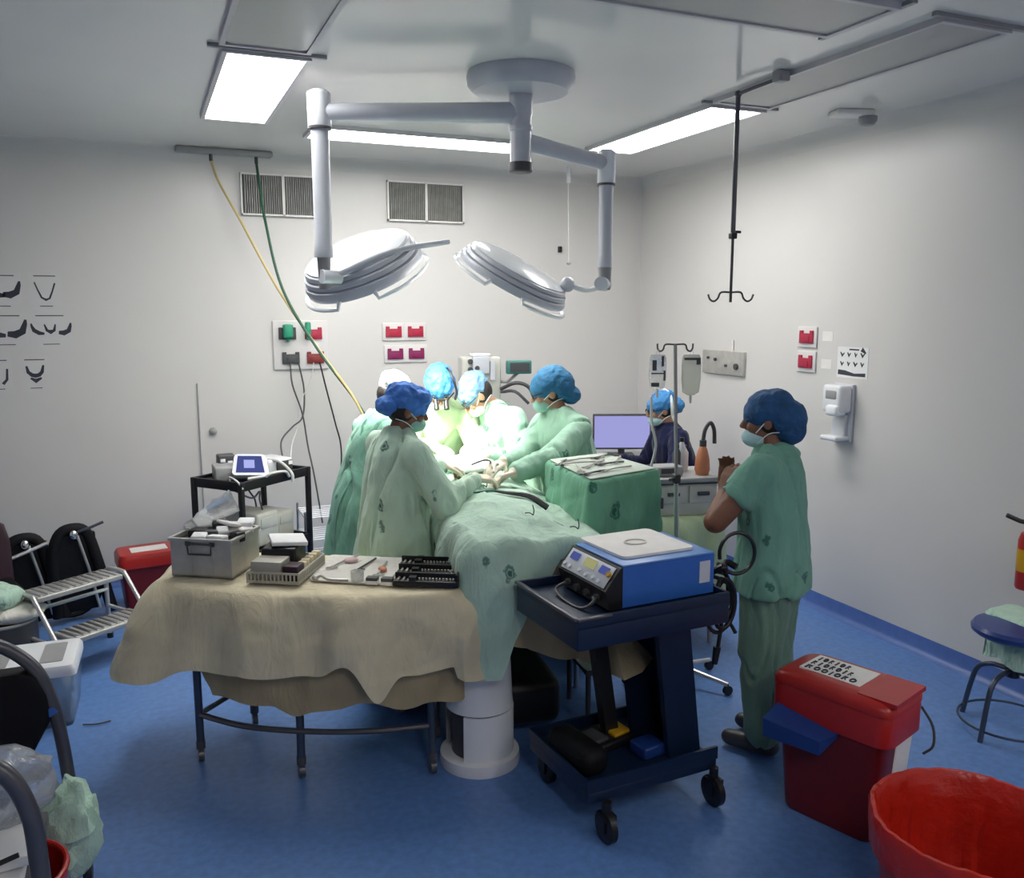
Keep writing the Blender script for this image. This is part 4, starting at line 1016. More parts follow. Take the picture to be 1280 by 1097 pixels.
# ================================================================== GREEN INSTRUMENT TABLE
GT = V((2.01, 3.64, 0)); GA = 0.0
t = thing('tray_table', 'small instrument table fully covered by a green drape, right of the operating table', 'table', GT, GA)
b = MB(); b.box((0, -0.0, 1.17), (0.30, 0.36, 0.03), bev=0.01); obj('table_top', b, 'steel', t)
for x in (-0.03, 0.14):
    for y in (-0.15, 0.15):
        b = MB(); b.cyl((x, y, 0.0), (x, y, 1.16), 0.014); obj('leg', b, 'steel', t)
o3 = round_poly([(-0.22, -0.32), (0.215, -0.20), (0.19, 0.30), (-0.17, 0.23)], 0.018, 4)
me = cloth(o3, lambda x, y: 1.192 + 0.003 * nz(x * 11, y * 11, 0), lambda x, y, s: (0.48 if x > -0.15 else 0.30) + 0.03 * nz(s * 11, 0, 0), 0.02, 0.010, 8, n=200, h=20, rr=0.012, seed=3.3)
me.transform(Matrix.Translation(GT) @ Matrix.Rotation(GA, 4, 'Z'))
solo_me('tray_drape', 'green printed drape hanging in a box shape over the small instrument table', 'drape', me, 'trayDrape', tuple(GT + V((0, 0, 1.19))))
GX = Matrix.Translation(GT) @ Matrix.Rotation(GA, 4, 'Z')
b = MB(); b.prism(round_poly([(-0.208, -0.305), (0.205, -0.19), (0.18, 0.288), (-0.16, 0.222)], 0.02), 1.196, 1.200); b.xform(GX)
solo('tray_cloth', 'whitish cloth covering the top of the green draped table', 'cloth', b, 'traytop', tuple(GX @ V((0, 0, 1.196))))
gl = ['in the front left corner', 'near the left edge', 'in the middle', 'right of the middle', 'near the right edge', 'along the back', 'across the back right', 'near the front edge', 'left of the centre', 'at the far left corner']
gp = [(-0.15, -0.22, 0.4), (-0.17, -0.02, 1.2), (-0.02, 0.02, 0.7), (0.07, -0.05, 0.2), (0.16, 0.03, 0.9), (0.0, 0.2, 0.1), (0.14, 0.19, 0.5), (0.02, -0.21, 0.3), (-0.09, 0.1, 0.0), (-0.17, 0.2, 0.9)]
for i, (x, y, a) in enumerate(gp):
    b = MB(); L = 0.075 + 0.02 * (i % 3)
    b.tube([(-L, 0.008, 0), (-L * 0.2, 0, 0.003), (L, 0, 0)], 0.0045, smooth=3, n=7); b.tube([(-L, -0.008, 0), (-L * 0.2, 0, 0.003), (L, 0.002, 0)], 0.004, smooth=3, n=7)
    for s in (-1, 1): b.tube([V((-L - 0.012 + 0.011 * math.cos(q), s * 0.012 + 0.009 * math.sin(q), 0)) for q in [k * PI / 5 for k in range(10)]], 0.0024, closed=True, n=6)
    solo('hemostat', 'steel hemostat lying ' + gl[i] + ' of the green draped table', 'hemostat', b, 'dullsteel' if i % 3 else 'dkgrey', tuple(GX @ V((x * 0.85, y * 0.72 - 0.01 + 0.25 * x, 1.2065))), 'hemostats on the green table', local=True, rz=a + GA)

# things on the patient drape
def ptp(x, y, dz=0.012): return OTX @ V((x, y, patient_z(x, y) + dz))
b = MB(); b.tube([ptp(-0.02, 0.62, .012), ptp(0.03, 0.50, .014), ptp(0.12, 0.44, .016), ptp(0.20, 0.42, .016)], lambda u: 0.005 + 0.011 * u, n=10, smooth=5); solo('cautery_holster', 'dark pointed instrument holster lying on the green patient drape', 'holster', b, 'dkgrey', tuple(ptp(0.1, 0.45)))
b = MB(); b.tube([ptp(-0.16, 0.60, .010), ptp(-0.05, 0.57, .010), ptp(0.03, 0.56, .010), ptp(0.10, 0.48, .016)], 0.005, smooth=6); solo('suction_line', 'thin dark line running across the patient drape to the holster', 'line', b, 'seam', tuple(ptp(-0.16, 0.60)))
for i, (x, y, lb) in enumerate(((-0.02, 0.72, 'small towel clamp standing on the drape in front of the gloved hands'), (0.06, 0.18, 'small towel clamp on the drape near the table end'), (0.24, 0.10, 'small towel clamp on the drape next to the blue generator'))):
    b = MB(); c = ptp(x, y, 0.006); b.tube([c, c + V((0.004, 0, 0.02)), c + V((0.0, 0.005, 0.045))], 0.0025, n=6, smooth=3); b.tube([c, c + V((-0.012, 0.01, 0.01)), c + V((-0.03, 0.02, 0.008))], 0.0025, n=6, smooth=3)
    solo('towel_clamp', lb, 'clamp', b, 'dkgrey', tuple(c), 'towel clamps')

# ================================================================== BACK LEFT: BLACK CART WITH MONITOR
def wbox(b, X, c, d, rz=0.0, mi=0, bev=0.0): b.box(c, d, rz, mi, bev); return b
KC = V((0.62, 5.80, 0)); KA = R(40)
t = thing('black_cart', 'black two-shelf cart against the back wall carrying a monitor and cables', 'cart', KC, KA)
lx, ly = 0.62, 0.40
for nm, z in (('top_shelf', 0.86), ('lower_shelf', 0.40)):
    b = MB(); b.box((0, 0, z), (lx, ly, 0.02)); b.box((0, -ly / 2, z), (lx, 0.02, 0.06), bev=0.004); b.box((0, ly / 2, z), (lx, 0.02, 0.06), bev=0.004); b.box((-lx / 2, 0, z), (0.02, ly, 0.06), bev=0.004); b.box((lx / 2, 0, z), (0.02, ly, 0.06), bev=0.004); obj(nm, b, 'blackmetal', t)
for x in (-lx / 2, lx / 2):
    for y in (-ly / 2, ly / 2):
        b = MB(); b.box((x, y, 0.47), (0.032, 0.032, 0.84), bev=0.006); l = obj('leg', b, 'blackmetal', t)
        b = MB(); b.cyl((x - 0.015, y, 0.035), (x + 0.015, y, 0.035), 0.035); obj('caster', b, 'black', l)
KX = Matrix.Translation(KC) @ Matrix.Rotation(KA, 4, 'Z')
t = thing('patient_monitor', 'grey desktop monitor with a tilted blue-lit screen on the black cart', 'monitor', tuple(KX @ V((-0.13, -0.02, 0.872))), KA - R(38))
b = MB(); b.box((-0.06, 0.02, 0.045), (0.20, 0.20, 0.09), bev=0.012); obj('base_unit', b, 'grey', t)
b = MB(); b.prism(round_poly([(-0.11, -0.085), (0.12, -0.085), (0.10, 0.085), (-0.09, 0.085)], 0.03), 0, 0.03, Matrix.Translation((0.05, -0.06, 0.075)) @ Matrix.Rotation(R(42), 4, 'X') @ Matrix.Rotation(R(-6), 4, 'Z')); s = obj('screen_housing', b, 'lampgrey', t)
XS = Matrix.Translation((0.05, -0.06, 0.075)) @ Matrix.Rotation(R(42), 4, 'X') @ Matrix.Rotation(R(-6), 4, 'Z')
b = MB(); b.prism([(-0.085, -0.065), (0.09, -0.065), (0.075, 0.068), (-0.07, 0.068)], 0.030, 0.0325, XS); obj('screen', b, 'screenblue', s)
b = MB(); b.prism([(-0.035, -0.03), (0.03, -0.03), (0.03, 0.035), (-0.035, 0.035)], 0.0326, 0.034, XS); obj('screen_window', b, 'screenpale', s)
t = thing('signal_box', 'small dark box with white sockets behind the grey monitor on the cart', 'box', tuple(KX @ V((-0.10, 0.13, 0.872))), KA - R(35))
b = MB(); b.box((0, 0, 0.07), (0.11, 0.09, 0.14), bev=0.012); obj('box_body', b, 'dkgrey', t)
for x, z in ((-0.025, 0.105), (-0.025, 0.075), (0.02, 0.09)):
    b = MB(); b.box((x, -0.047, z), (0.03, 0.006, 0.022), bev=0.002); obj('socket_cover', b, 'lampwhite', t)
t = thing('white_device', 'low white box with a dark front on the right of the black cart', 'device', tuple(KX @ V((0.17, 0.0, 0.872))), KA - R(10))
b = MB(); b.box((0, 0, 0.045), (0.20, 0.22, 0.085), bev=0.015); obj('device_body', b, 'white', t)
b = MB(); b.box((0.03, -0.112, 0.04), (0.13, 0.008, 0.065), bev=0.003); obj('front_face', b, 'dkgrey', t)
b = MB(); b.box((0.075, -0.117, 0.055), (0.03, 0.005, 0.025)); obj('indicator', b, 'lampwhite', t)
def kc(pts): return [tuple(KX @ V(p)) for p in pts]
cable('white cable strap hanging over the front edge of the black cart', kc([(0.10, -0.05, 0.96), (0.10, -0.15, 0.95), (0.13, -0.215, 0.88), (0.135, -0.222, 0.82)]), 0.011, 'whitecable')
cable('white cable lying in a curl on the front edge of the black cart', kc([(-0.22, -0.17, 0.895), (-0.12, -0.215, 0.90), (-0.02, -0.19, 0.90), (0.06, -0.225, 0.90), (0.10, -0.224, 0.86)]), 0.009, 'whitecable')
cable('grey cable drooping below the top shelf of the black cart at left', kc([(-0.30, -0.14, 0.83), (-0.20, -0.18, 0.77), (-0.10, -0.15, 0.79), (-0.05, -0.1, 0.72), (0.02, -0.06, 0.60), (0.06, -0.02, 0.42)]), 0.006, 'cable')
cable('grey cable drooping below the top shelf of the black cart in the middle', kc([(-0.05, 0.05, 0.83), (0.0, 0.02, 0.74), (0.06, 0.04, 0.66), (0.1, 0.06, 0.42)]), 0.006, 'cable')
cable('white loop of cable at the left corner of the black cart', kc([(-0.30, -0.10, 0.88), (-0.33, -0.13, 0.92), (-0.33, -0.19, 0.90), (-0.31, -0.215, 0.85)]), 0.006, 'whitecable')
for c, d, lb in (((-0.03, 0.0, 0.53), (0.20, 0.30, 0.22), 'pale grey box at the left on the lower shelf of the black cart'), ((0.18, 0.02, 0.51), (0.17, 0.26, 0.18), 'pale beige box at the right on the lower shelf of the black cart')):
    b = MB(); b.box((0, 0, 0), d, bev=0.02); b.box((0, -d[1] / 2 - 0.002, d[2] * 0.2), (d[0] * 0.7, 0.006, d[2] * 0.3), bev=0.002)
    solo('storage_box', lb, 'box', b, 'machine', tuple(KX @ V(c)), local=True, rz=KA)
# wire rack behind the left gown
WR = V((1.22, 6.15, 0))
t = thing('wire_rack', 'low wire shelf rack by the back wall between the black cart and the green gowns', 'rack', WR)
for z in (0.50, 0.34, 0.18):
    b = MB()
    for i in range(7): b.tube([(-0.24, -0.17 + i * 0.055, z), (0.24, -0.17 + i * 0.055, z)], 0.004, n=6)
    for x in (-0.24, 0.24): b.tube([(x, -0.17, z), (x, 0.16, z)], 0.005, n=6)
    obj('wire_shelf', b, 'steel', t)
for x in (-0.24, 0.24):
    for y in (-0.17, 0.16):
        b = MB(); b.cyl((x, y, 0), (x, y, 0.54), 0.008); obj('post', b, 'steel', t)

# ================================================================== BACK LEFT CORNER: BIN, STEPS, WHEELCHAIR, BOXES
def pedal_bin_small():
    t = thing('waste_bin', 'small red waste bin with white lid label by the back wall, behind the steps', 'bin', (-0.05, 5.98, 0), R(8))
    b = MB(); b.ringlist([[V((x * k, y * k, z)) for x, y in round_poly([(-0.17, -0.13), (0.17, -0.13), (0.17, 0.13), (-0.17, 0.13)], 0.04)] for z, k in ((0.0, 0.82), (0.02, 0.85), (0.33, 1.0))]); obj('body', b, 'redbody', t)
    b = MB(); pts = round_poly([(-0.185, -0.145), (0.185, -0.145), (0.185, 0.145), (-0.185, 0.145)], 0.05)
    b.ringlist([[V((x * k, y * k, z)) for x, y in pts] for z, k in ((0.31, 1.0), (0.37, 1.0), (0.395, 0.93), (0.40, 0.80))]); l = obj('lid', b, 'red', t)
    b = MB(); b.box((0.01, -0.02, 0.402), (0.22, 0.12, 0.004)); lb = obj('lid_label', b, 'label', l)
pedal_bin_small()
# two-step stool
ST = V((-0.42, 5.20, 0)); SA = R(35)
t = thing('step_stool', 'two-step metal stool with ribbed grey treads and bent pale tube legs', 'step stool', ST, SA)
b = MB(); b.box((0.02, 0.06, 0.415), (0.50, 0.20, 0.03), bev=0.008)
obj('upper_tread', b, 'dullsteel', t)
b = MB()
for i in range(12): b.box((-0.20 + i * 0.04, 0.06, 0.432), (0.016, 0.17, 0.006), bev=0.002)
obj('tread_ribs', b, 'steel', t)
b = MB(); b.box((0.05, -0.16, 0.215), (0.46, 0.20, 0.03), bev=0.008); obj('lower_tread', b, 'dullsteel', t)
b = MB()
for i in range(11): b.box((-0.15 + i * 0.04, -0.16, 0.232), (0.016, 0.17, 0.006), bev=0.002)
obj('tread_ribs', b, 'steel', t)
for x in (-0.245, 0.29):
    b = MB(); b.tube([(x, 0.16, 0.0), (x, 0.165, 0.36), (x, 0.15, 0.42), (x, 0.10, 0.435), (x, 0.0, 0.435), (x, -0.05, 0.40), (x, -0.31, 0.10), (x, -0.34, 0.02)], 0.013, smooth=4, n=10); obj('leg_frame', b, 'alutube', t)
    b = MB(); b.tube([(x, 0.16, 0.20), (x, -0.20, 0.20)], 0.011); obj('side_rail', b, 'alutube', t)
    b = MB(); b.cyl((x, -0.34, 0.0), (x, -0.34, 0.03), 0.018); b2 = obj('rubber_foot', b, 'black', t)
    b = MB(); b.cyl((x, 0.16, 0.0), (x, 0.16, 0.03), 0.018); obj('rubber_foot', b, 'black', t)
b = MB(); b.tube([(-0.245, 0.16, 0.30), (0.29, 0.16, 0.30)], 0.011); obj('back_rail', b, 'alutube', t)
# folded wheelchair
WC = V((-0.62, 5.82, 0))
t = thing('wheelchair', 'folded black wheelchair with chrome push handles leaning behind the step stool', 'wheelchair', WC, R(15))
for sx, yw, h in ((-0.10, 0.05, 0.0), (0.16, 0.0, 0.03)):
    b = MB(); b.tube([(sx - 0.11, yw, 0.05), (sx - 0.12, yw, 0.36 + h), (sx - 0.08, yw, 0.53 + h), (sx, yw, 0.57 + h), (sx + 0.08, yw, 0.53 + h), (sx + 0.13, yw - 0.02, 0.34 + h), (sx + 0.19, yw - 0.05, 0.05)], 0.035, smooth=5, n=12); obj('side_frame', b, 'blackvinyl', t)
    b = MB(); b.box((sx + 0.01, yw, 0.29 + h), (0.24, 0.04, 0.50), bev=0.015); obj('back_sling', b, 'blackvinyl', t)
    b = MB(); b.tube([(sx + 0.02, yw - 0.04, 0.53 + h), (sx + 0.07, yw - 0.045, 0.32 + h), (sx + 0.12, yw - 0.05, 0.08)], 0.009); obj('chrome_bar', b, 'alutube', t)
    b = MB(); b.ell((sx + 0.0, yw - 0.045, 0.54 + h), (0.025, 0.02, 0.03)); obj('handle_joint', b, 'chrome', t)
b = MB(); b.tube([(-0.20, -0.02, 0.47), (-0.10, -0.02, 0.50), (0.02, -0.02, 0.54)], 0.011); obj('push_handle', b, 'alutube', t)
b = MB(); b.tube([(0.18, -0.03, 0.58), (0.26, -0.05, 0.605), (0.33, -0.06, 0.63)], 0.009); obj('push_handle', b, 'greytube', t)
for sx in (-0.12, 0.15):
    b = MB(); b.tube([(sx + 0.17 * math.cos(a), 0.09, 0.19 + 0.17 * math.sin(a)) for a in [i * PI / 12 for i in range(24)]], 0.018, closed=True); w = obj('wheel', b, 'black', t)
    b = MB()
    for a in range(6): b.tube([(sx, 0.09, 0.19), (sx + 0.16 * math.cos(a * PI / 3), 0.09, 0.19 + 0.16 * math.sin(a * PI / 3))], 0.004, n=6)
    obj('spokes', b, 'dullsteel', w)
# dark chair at the left edge
t = thing('dark_chair', 'maroon and black upholstered chair cut off by the left edge of the photo', 'chair', (-0.985, 5.62, 0), R(20))
b = MB(); b.ringlist([[V((x * k, y - (z - 0.4) * -0.08, z)) for x, y in round_poly([(-0.2, -0.03), (0.22, -0.03), (0.22, 0.03), (-0.2, 0.03)], 0.02)] for z, k in ((0.36, 1.0), (0.60, 1.0), (0.70, 0.9), (0.73, 0.7))]); obj('backrest', b, 'maroon', t)
b = MB(); b.box((0, -0.22, 0.36), (0.42, 0.42, 0.07), bev=0.03); obj('seat', b, 'blackvinyl', t)
for x in (-0.18, 0.18):
    for y in (-0.4, -0.04):
        b = MB(); b.cyl((x, y, 0), (x, y, 0.34), 0.013); obj('leg', b, 'greytube', t)
# hamper with folded laundry
t = thing('linen_hamper', 'grey hamper at the left edge holding a folded green and tan bundle', 'hamper', (-0.77, 5.15, 0))
b = MB(); b.lathe([(0.02, 0.0), (0.14, 0.0), (0.16, 0.02), (0.165, 0.30), (0.155, 0.30), (0.15, 0.02), (0.02, 0.015)], n=36); obj('hamper_body', b, 'dkgrey', t)
b = MB(); b.tube([(0.16 * math.cos(a), 0.16 * math.sin(a), 0.30) for a in [i * PI / 14 for i in range(28)]], 0.01, closed=True); obj('hamper_rim', b, 'grey', t)
def lump(c, rad, amp, f, seed, voxel=0.012):
    b = MB(); b.ell(c, rad, seg=28, rings=18)
    for v in b.bm.verts:
        d = (v.co - V(c)); k = 1 + amp * ridge(v.co.x * f + seed, v.co.y * f, v.co.z * f) + 0.5 * amp * nz(v.co.x * f * 2, v.co.y * f * 2 + seed, v.co.z * f * 2)
        v.co = V(c) + d * k
    return b
solo('folded_towel', 'mint green folded towel on top of the hamper at the left edge', 'towel', lump((-0.80, 5.12, 0.44), (0.13, 0.12, 0.065), 0.18, 9, 1.0), 'mint', (-0.80, 5.12, 0.40))
solo('folded_cloth', 'tan folded cloth under the mint towel on the hamper', 'cloth', lump((-0.74, 5.13, 0.345), (0.17, 0.14, 0.045), 0.16, 8, 3.0), 'creamtop', (-0.74, 5.13, 0.31))
# white lidded clear box
WB = V((-0.60, 4.52, 0)); WA = R(-2)
t = thing('storage_box', 'clear plastic storage box with a white lid and grey windows at the left', 'box', WB, WA)
b = MB(); pts = round_poly([(-0.27, -0.19), (0.235, -0.19), (0.235, 0.19), (-0.27, 0.19)], 0.03)
b.ringlist([[V((x * k, y * k, z)) for x, y in pts] for z, k in ((0.0, 0.86), (0.01, 0.88), (0.26, 0.97), (0.26, 0.955), (0.02, 0.86))]); obj('box_body', b, 'clear', t)
b = MB(); b.ringlist([[V((x * k, y * k, z)) for x, y in pts] for z, k in ((0.255, 1.0), (0.285, 1.0), (0.305, 0.95), (0.31, 0.85))]); l = obj('lid', b, 'white', t)
for x, w in ((0.125, 0.10), (-0.11, 0.10)):
    b = MB(); b.prism(round_poly([(x - w / 2, -0.13), (x + w / 2, -0.13), (x + w / 2, 0.12), (x - w / 2, 0.12)], 0.015), 0.309, 0.313); obj('lid_window', b, 'grey', l)
b = MB(); b.tube([(-0.22, -0.05, 0.31), (-0.19, -0.04, 0.36), (-0.13, -0.05, 0.37), (-0.10, -0.06, 0.32)], 0.008, smooth=4); obj('lid_handle', b, 'black', l)
cable('thin grey lead lying on the floor beside the clear storage box', [(-0.36, 4.32, 0.008), (-0.30, 4.30, 0.008), (-0.24, 4.31, 0.008)], 0.004, 'cable')

# ================================================================== LEFT FOREGROUND
# black-backed wheeled chair seen from behind
t = thing('tube_chair', 'black padded chair with an arched dark tube frame at the left edge', 'chair', (-0.55, 3.05, 0))
b = MB(); b.tube([(-0.32, 0.0, 0.90), (-0.10, -0.02, 0.945), (0.06, -0.03, 0.91), (0.165, -0.03, 0.82), (0.21, -0.03, 0.70), (0.235, -0.02, 0.52), (0.26, 0.02, 0.06)], 0.021, smooth=6, n=12); obj('arched_tube', b, 'greytube', t)
b = MB(); b.tube([(-0.34, 0.5, 0.06), (-0.30, 0.25, 0.45), (-0.32, 0.0, 0.90)], 0.02, smooth=4); obj('rear_tube', b, 'greytube', t)
b = MB()
rs = []
for z, xr in ((0.44, 0.10), (0.47, 0.125), (0.55, 0.165), (0.64, 0.215), (0.72, 0.215), (0.785, 0.185), (0.805, 0.15)):
    rs.append([V((x, y - 0.02, z)) for x, y in round_poly([(-0.36, -0.035), (xr, -0.035), (xr, 0.035), (-0.36, 0.035)], 0.03)])
b.ringlist(rs); obj('backrest', b, 'blackvinyl', t)
b = MB(); b.box((0.20, -0.04, 0.655), (0.06, 0.02, 0.03), rz=0.2, bev=0.006, Mx=Matrix.Rotation(-0.5, 4, 'Y')); obj('blue_strap', b, 'esublue', t)
b = MB(); b.cyl((0.26, 0.02, 0.07), (0.26, 0.02, 0.11), 0.016); b.lathe([(0.008, -0.014), (0.04, -0.014), (0.045, 0), (0.04, 0.014), (0.008, 0.014)], Matrix.Translation((0.275, 0.02, 0.046)) @ Matrix.Rotation(PI / 2, 4, 'Y'), n=24); obj('caster', b, 'black', t)
# second tube arch, nearest the camera at left: trolley with bag, papers and a red bin below
t = thing('tube_trolley', 'trolley with a grey arched tube in the bottom left corner of the photo', 'trolley', (-0.55, 2.2, 0))
b = MB(); b.tube([(-0.10, 0.0, 0.88), (0.12, 0.0, 0.90), (0.19, 0.0, 0.878), (0.235, 0.0, 0.78), (0.25, 0.0, 0.62), (0.26, 0.0, 0.06)], 0.022, smooth=6, n=12); obj('arched_tube', b, 'greytube', t)
b = MB(); b.tube([(-0.10, 0.55, 0.06), (-0.10, 0.55, 0.80), (-0.10, 0.0, 0.88)], 0.018); obj('rear_tube', b, 'greytube', t)
b = MB(); b.box((-0.02, 0.30, 0.45), (0.46, 0.50, 0.025), bev=0.006); obj('shelf', b, 'greytube', t)
b = MB(); b.cyl((0.26, 0.0, 0.03), (0.26, 0.0, 0.08), 0.03); obj('foot', b, 'black', t)
solo('plastic_bag', 'crumpled clear plastic bag behind the grey tube in the bottom left corner', 'plastic bag', lump((-0.47, 2.60, 0.635), (0.15, 0.12, 0.085), 0.30, 12, 5.0), 'film', (-0.47, 2.62, 0.60))
for i, (z, a, lb) in enumerate(((0.478, 0.0, 'white folder lying lowest behind the grey tube, bottom left'), (0.515, 0.12, 'white folder lying on top of the other behind the grey tube, bottom left'))):
    b = MB(); b.box((0, 0, 0), (0.36, 0.30, 0.03), bev=0.006); solo('folder', lb, 'folder', b, 'paperwhite', (-0.545, 2.52 + 0.02 * i, z), local=True, rz=a, group='white folders')
cable('black lead draped across the white folders in the bottom left corner', [(-0.70, 2.36, 0.50), (-0.58, 2.37, 0.515), (-0.45, 2.38, 0.535), (-0.37, 2.39, 0.55)], 0.007, 'black')
t = thing('red_bucket', 'red bucket in the shade under the trolley, bottom left corner', 'bucket', (-0.46, 2.62, 0))
b = MB(); b.lathe([(0.02, 0), (0.14, 0), (0.15, 0.02), (0.175, 0.36), (0.165, 0.36), (0.14, 0.03), (0.02, 0.02)], n=36); obj('body', b, 'red', t)
b = MB(); b.tube([(0.172 * math.cos(a), 0.172 * math.sin(a), 0.36) for a in [i * PI / 16 for i in range(32)]], 0.009, closed=True); obj('rim', b, 'red', t)
b = lump((-0.30, 2.93, 0.295), (0.058, 0.065, 0.11), 0.6, 17, 9.0)
solo('mint_cloth', 'crumpled mint green cloth hanging beside the dark tube leg, bottom left', 'cloth', b, 'mint', (-0.30, 2.93, 0.2))

# ================================================================== RIGHT SIDE
# equipment cart behind the drip stand
EQ = V((2.84, 4.15, 0)); EA = R(-12)
t = thing('equipment_cart', 'cream equipment cart with a grey shelf behind the drip stand', 'cart', EQ, EA)
b = MB(); b.box((0, 0.05, 0.985), (0.40, 0.36, 0.03), bev=0.008); obj('top_shelf', b, 'grey', t)
b = MB(); b.box((0, 0.06, 0.87), (0.36, 0.32, 0.19), bev=0.01); d_ = obj('drawer_unit', b, 'machine', t)
for x in (-0.09, 0.09):
    b = MB(); b.box((x, -0.105, 0.90), (0.165, 0.012, 0.10), bev=0.004); dr = obj('drawer', b, 'machine', t)
    b = MB(); b.box((x, -0.117, 0.905), (0.07, 0.018, 0.02), bev=0.004); obj('drawer_handle', b, 'dkgrey', dr)
b = MB(); b.box((0, -0.09, 0.965), (0.38, 0.03, 0.018)); b.box((-0.17, -0.12, 0.86), (0.025, 0.03, 0.06)); obj('front_rail', b, 'dkgrey', t)
for x in (-0.17, 0.17):
    for y in (-0.09, 0.20):
        b = MB(); b.cyl((x, y, 0.0), (x, y, 0.78), 0.014); obj('leg', b, 'grey', t)
EX = Matrix.Translation(EQ) @ Matrix.Rotation(EA, 4, 'Z')
o4 = round_poly([(-0.20, -0.13), (0.20, -0.13), (0.20, 0.23), (-0.20, 0.23)], 0.03)
me = cloth(o4, lambda x, y: 0.775, lambda x, y, s: 0.55, 0.06, 0.02, 9, n=140, h=14, seed=6.0)
me.transform(EX); solo_me('cart_sheet', 'pale green sheet hanging round the legs of the equipment cart', 'sheet', me, 'gownlitpale', tuple(EX @ V((0, 0, 0.77))))
def oneq(p): return tuple(EX @ V(p))
t = thing('breathing_bag', 'orange hand-sized rubber bag standing on the equipment cart', 'breathing bag', oneq((0.11, -0.04, 1.0)), EA)
b = MB(); b.lathe([(0.01, 0), (0.035, 0.0), (0.045, 0.03), (0.04, 0.09), (0.028, 0.14), (0.018, 0.165), (0.01, 0.17)]); obj('bag', b, 'orange', t)
b = MB(); b.cyl((0, 0, 0.165), (0, 0, 0.20), 0.02); b.tube([(0, 0, 0.20), (0.01, 0, 0.26), (0.04, 0, 0.30), (0.065, 0, 0.26), (0.07, 0.0, 0.18)], 0.012, smooth=5); obj('neck_hose', b, 'dkgrey', t)
for x, h, c, lb in ((-0.02, 0.17, 'dkgrey', 'slim dark bottle left of the orange bag on the equipment cart'), (0.03, 0.20, 'lampgrey', 'pale bottle with dark cap next to the orange bag'), (0.06, 0.15, 'label', 'short white bottle behind the orange bag')):
    t = thing('bottle', lb, 'bottle', oneq((x, 0.05 + x, 1.0)), EA)
    b = MB(); b.lathe([(0.01, 0), (0.022, 0), (0.024, 0.01), (0.024, h * 0.7), (0.012, h * 0.85), (0.01, h * 0.9)], n=20); obj('bottle_body', b, c, t)
    b = MB(); b.cyl((0, 0, h * 0.88), (0, 0, h), 0.014); obj('cap', b, 'black', t)
t = thing('infusion_pump', 'grey infusion pump clamped low on the drip pole over the cart shelf', 'pump', oneq((-0.10, -0.02, 1.0)), EA)
b = MB(); b.box((0, 0, 0.03), (0.16, 0.12, 0.06), bev=0.012); obj('pump_body', b, 'grey', t)
b = MB(); b.box((-0.01, -0.062, 0.035), (0.09, 0.006, 0.03)); obj('pump_face', b, 'dkgrey', t)
# drip stand
DS = V((2.46, 3.62, 0))
t = thing('drip_stand', 'grey metal drip stand with two hooks standing by the green draped table', 'drip stand', DS)
top = V((-0.055, -0.02, 1.775))
b = MB(); b.tube([(0.03, 0.0, 0.05), V((0.03, 0, 0.05)).lerp(top, 0.62)], 0.012, n=12); obj('lower_pole', b, 'alutube', t)
b = MB(); b.tube([V((0.03, 0, 0.05)).lerp(top, 0.60), top], 0.009, n=12); obj('upper_pole', b, 'grey', t)
b = MB(); c_ = V((0.03, 0, 0.05)).lerp(top, 0.61); b.box(c_, (0.035, 0.04, 0.05), bev=0.008); b.cyl(c_, c_ + V((-0.05, -0.02, 0)), 0.008); obj('clamp', b, 'dkgrey', t)
b = MB(); u = V((0.92, -0.30, 0))
for sgn in (-1, 1):
    b.tube([top, top + u * (0.05 * sgn), top + u * (0.062 * sgn) + V((0, 0, -0.025)), top + u * (0.078 * sgn) + V((0, 0, -0.033)), top + u * (0.09 * sgn) + V((0, 0, -0.02)), top + u * (0.092 * sgn) + V((0, 0, 0.004))], 0.0045, smooth=4)
obj('hook_bar', b, 'dkgrey', t)
for a in range(5):
    an = a * 2 * PI / 5 + 0.3; e = V((0.03 + 0.27 * math.cos(an), 0.27 * math.sin(an), 0.055))
    b = MB(); b.tube([(0.03, 0, 0.10), (0.03 + 0.1 * math.cos(an), 0.1 * math.sin(an), 0.085), e], 0.012); l = obj('base_leg', b, 'alutube', t)
    b = MB(); b.lathe([(0.005, -0.01), (0.025, -0.01), (0.025, 0.01), (0.005, 0.01)], Matrix.Translation((e.x, e.y, 0.025)) @ Matrix.Rotation(PI / 2, 4, 'X'), n=18); b.cyl((e.x, e.y, 0.025), (e.x, e.y, 0.055), 0.006); obj('caster', b, 'black', l)
def bag(name, label, c, w, h, m, dark, yaw):
    t = thing(name, label, 'drip bag', c, yaw)
    b = MB(); b.ringlist([[V((x * k, y, z)) for x, y in round_poly([(-w / 2, -q), (w / 2, -q), (w / 2, q), (-w / 2, q)], q * 0.9)] for z, k, q in ((-h, 0.35, 0.006), (-h * 0.93, 0.85, 0.014), (-h * 0.6, 1.0, 0.022), (-h * 0.25, 1.0, 0.014), (-h * 0.08, 0.95, 0.006), (0, 0.8, 0.003))]); obj('bag_body', b, m, t)
    b = MB()
    for (x, z, ww, hh) in dark: b.box((x, -0.024, z), (ww, 0.003, hh))
    obj('print', b, 'dkgrey', t)
    b = MB(); b.tube([(-0.01, 0, 0.0), (0, 0, 0.025), (0.01, 0, 0.0)], 0.002, n=6); obj('hanger_loop', b, 'whitecable', t)
    b = MB(); b.tube([(0, 0, -h), (0.0, 0, -h - 0.04)], 0.006, n=8); obj('port', b, 'whitecable', t)
tt = DS + top
